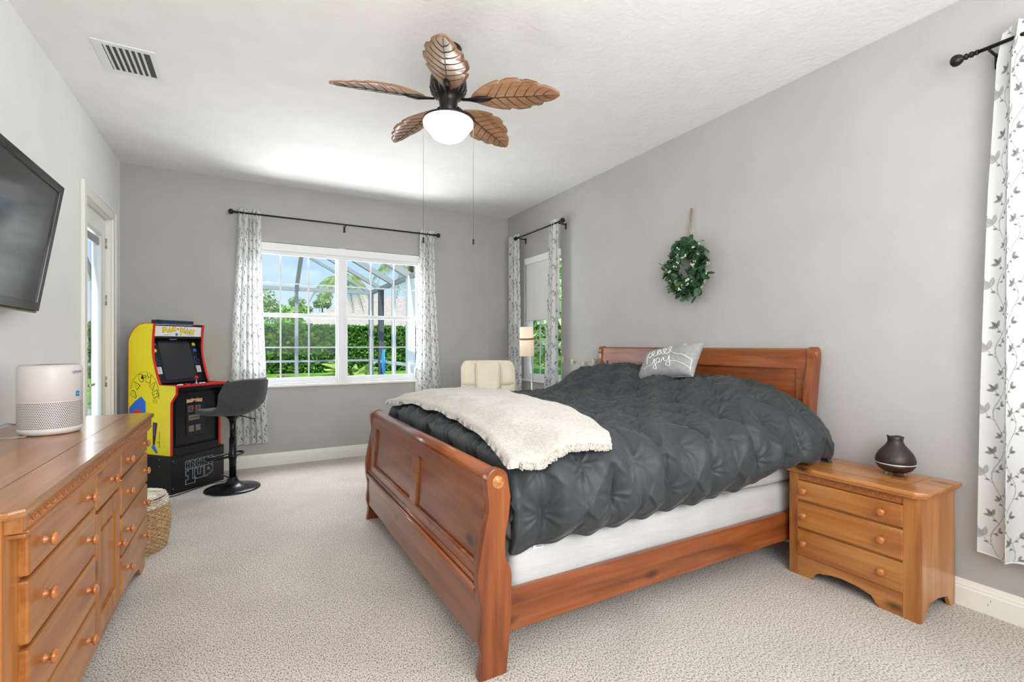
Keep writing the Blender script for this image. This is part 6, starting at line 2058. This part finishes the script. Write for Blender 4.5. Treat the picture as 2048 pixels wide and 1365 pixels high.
lm3 = noisy('tree_leaf_overexposed', [srgb(150, 180, 110), srgb(196, 220, 150), srgb(226, 240, 200)], 2, rough=0.7)  # leaf colour lightened to stand in for overexposed daylight
tree('soft green tree on the lawn outside the narrow side window', 10.5, 13.5, 4.2, 2.6, lm3, 5000, 7, 0.2, group='trees outside the side window')
tree('second soft green tree on the lawn farther from the side window', 14, 19, 6.0, 3.2, lm3, 5000, 8, 0.25, group='trees outside the side window')
# palms
def frond(bm, base, az, L_, droop, w_=0.5, n=26, mi=0, up=0.6):
    p = Vector(base)
    pts = []
    for i in range(n):
        t = i/(n-1)
        pts.append(Vector(base)+Vector((math.cos(az)*L_*t*(1-0.15*t), math.sin(az)*L_*t*(1-0.15*t), up*L_*t-droop*L_*t*t)))
    tube(bm, pts, [0.02*(1-t/n)+0.004 for t in range(n)], 5, mi=mi)
    sd = Vector((-math.sin(az), math.cos(az), 0))
    for i in range(2, n):
        t = i/(n-1)
        l_ = w_*math.sin(PI*min(1, 0.1+0.85*t))
        d = (pts[i]-pts[i-1]).normalized()
        for s in (-1, 1):
            a = pts[i]; e = a+(sd*s*0.55+d*0.5+Vector((0, 0, -0.65)))*l_
            wv = d*0.028
            vv_ = [bm.verts.new(a-wv), bm.verts.new(a+wv), bm.verts.new(e)]
            f = bm.faces.new(vv_); f.material_index = mi
palm_m = noisy('palm_leaf', [srgb(96, 122, 60), srgb(140, 162, 92), srgb(176, 190, 130)], 4, rough=0.6)
def palm(label, x, y, h, L_, n_, seed, droop=1.0, up=0.6, trunk=0.11, w_=0.5, cat='palm tree', name='palm_tree', mat=palm_m):
    r = random.Random(seed)
    t = thing(name, label, cat, (x, y, GZ))
    bm = new()
    for k in range(n_): frond(bm, (0, 0, h), 2*PI*k/n_+r.uniform(-.2, .2), L_*r.uniform(.8, 1.1), droop*r.uniform(.7, 1.2), w_, up=up*r.uniform(.5, 1.2))
    build('fronds', bm, mat, t)
    bm = new(); tube(bm, [(0, 0, 0), (0.05, 0, h*0.5), (0, 0, h)], [trunk*1.2, trunk, trunk*0.9], 10); build('trunk', bm, barkm, t)
palm('tall feathery palm outside the pool cage in the right half of the window', 5.72, 18.6, 4.9, 1.9, 17, 1, droop=1.15, up=0.75, w_=0.55)
palm('palm with drooping fronds beside the window mullion', 3.6, 21.5, 4.3, 1.5, 13, 2, droop=1.25, up=0.55, w_=0.5)
palm('low sago palm bush in front of the hedge', 3.0, 16.3, 0.35, 1.05, 22, 3, droop=0.5, up=0.85, w_=0.22, cat='bush', name='palm_bush', mat=noisy('bush_leaf', [srgb(120, 150, 60), srgb(176, 200, 96), srgb(214, 226, 130)], 5, rough=0.6))
# patio chairs with fan-slatted backs
chm = noisy('patio_chair_brown', [srgb(92, 80, 74), srgb(118, 104, 96)], 10, rough=0.8)
def patio_chair(label, x, y, rz, group):
    t = thing('patio_chair', label, 'patio chair', (x, y, GZ), (0, 0, rz), group)
    for k in range(7):
        a = (k-3)/3
        h = 0.92*(1-0.16*a*a)
        bm = new(); prism(bm, [(a*0.13-0.032, 0.30), (a*0.13+0.032, 0.30), (a*0.245+0.036, h-0.01), (a*0.245, h+0.012), (a*0.245-0.036, h-0.01)], 1, -0.012, 0.012, M=Matrix.Translation((0, 0.25, 0)) @ Matrix.Rotation(-0.25, 4, 'X')); build('back_slat', bm, chm, t)
    bm = new()
    for k in range(5): bb(bm, (-0.26, -0.30+k*0.11, 0.34-0.02*(k > 2)), (0.26, -0.21+k*0.11, 0.36-0.02*(k > 2)))
    build('seat', bm, chm, t)
    for s in (-1, 1):
        bm = new(); bb(bm, (s*0.29-0.05, -0.36, 0.54), (s*0.29+0.05, 0.30, 0.562)); build('armrest', bm, chm, t)
        bm = new(); bb(bm, (s*0.27-0.02, -0.33, 0), (s*0.27+0.02, -0.25, 0.54)); build('leg', bm, chm, t)
        bm = new(); bb(bm, (s*0.27-0.02, 0.22, 0), (s*0.27+0.02, 0.29, 0.54)); build('leg', bm, chm, t)
patio_chair('brown patio chair with a rounded slatted back outside, left half of the window', 0.60, 10.2, PI, 'patio chairs outside the far window')
patio_chair('brown patio chair outside behind the right half of the window, by the palm bush', 2.02, 10.4, PI-0.9, 'patio chairs outside the far window')
# towel over the side rail
bm = new()
tw = []
V = []
for i in range(14):
    for j in range(20):
        u, v = i/13, j/19
        V.append((CX-0.06-0.03*math.sin(u*9), 12.66+0.26*u*(0.35+0.65*math.sin(PI*(0.15+0.8*v))), 1.14-0.62*v+0.05*math.sin(u*PI)))
o = build_np('towel', V, grid_faces(14, 20), plain('towel_blue', srgb(70, 168, 220), 0.9))
tag(o, 'bright blue towel hanging on the pool cage rail', 'towel')
sol = o.modifiers.new('thickness', 'SOLIDIFY'); sol.thickness = 0.012
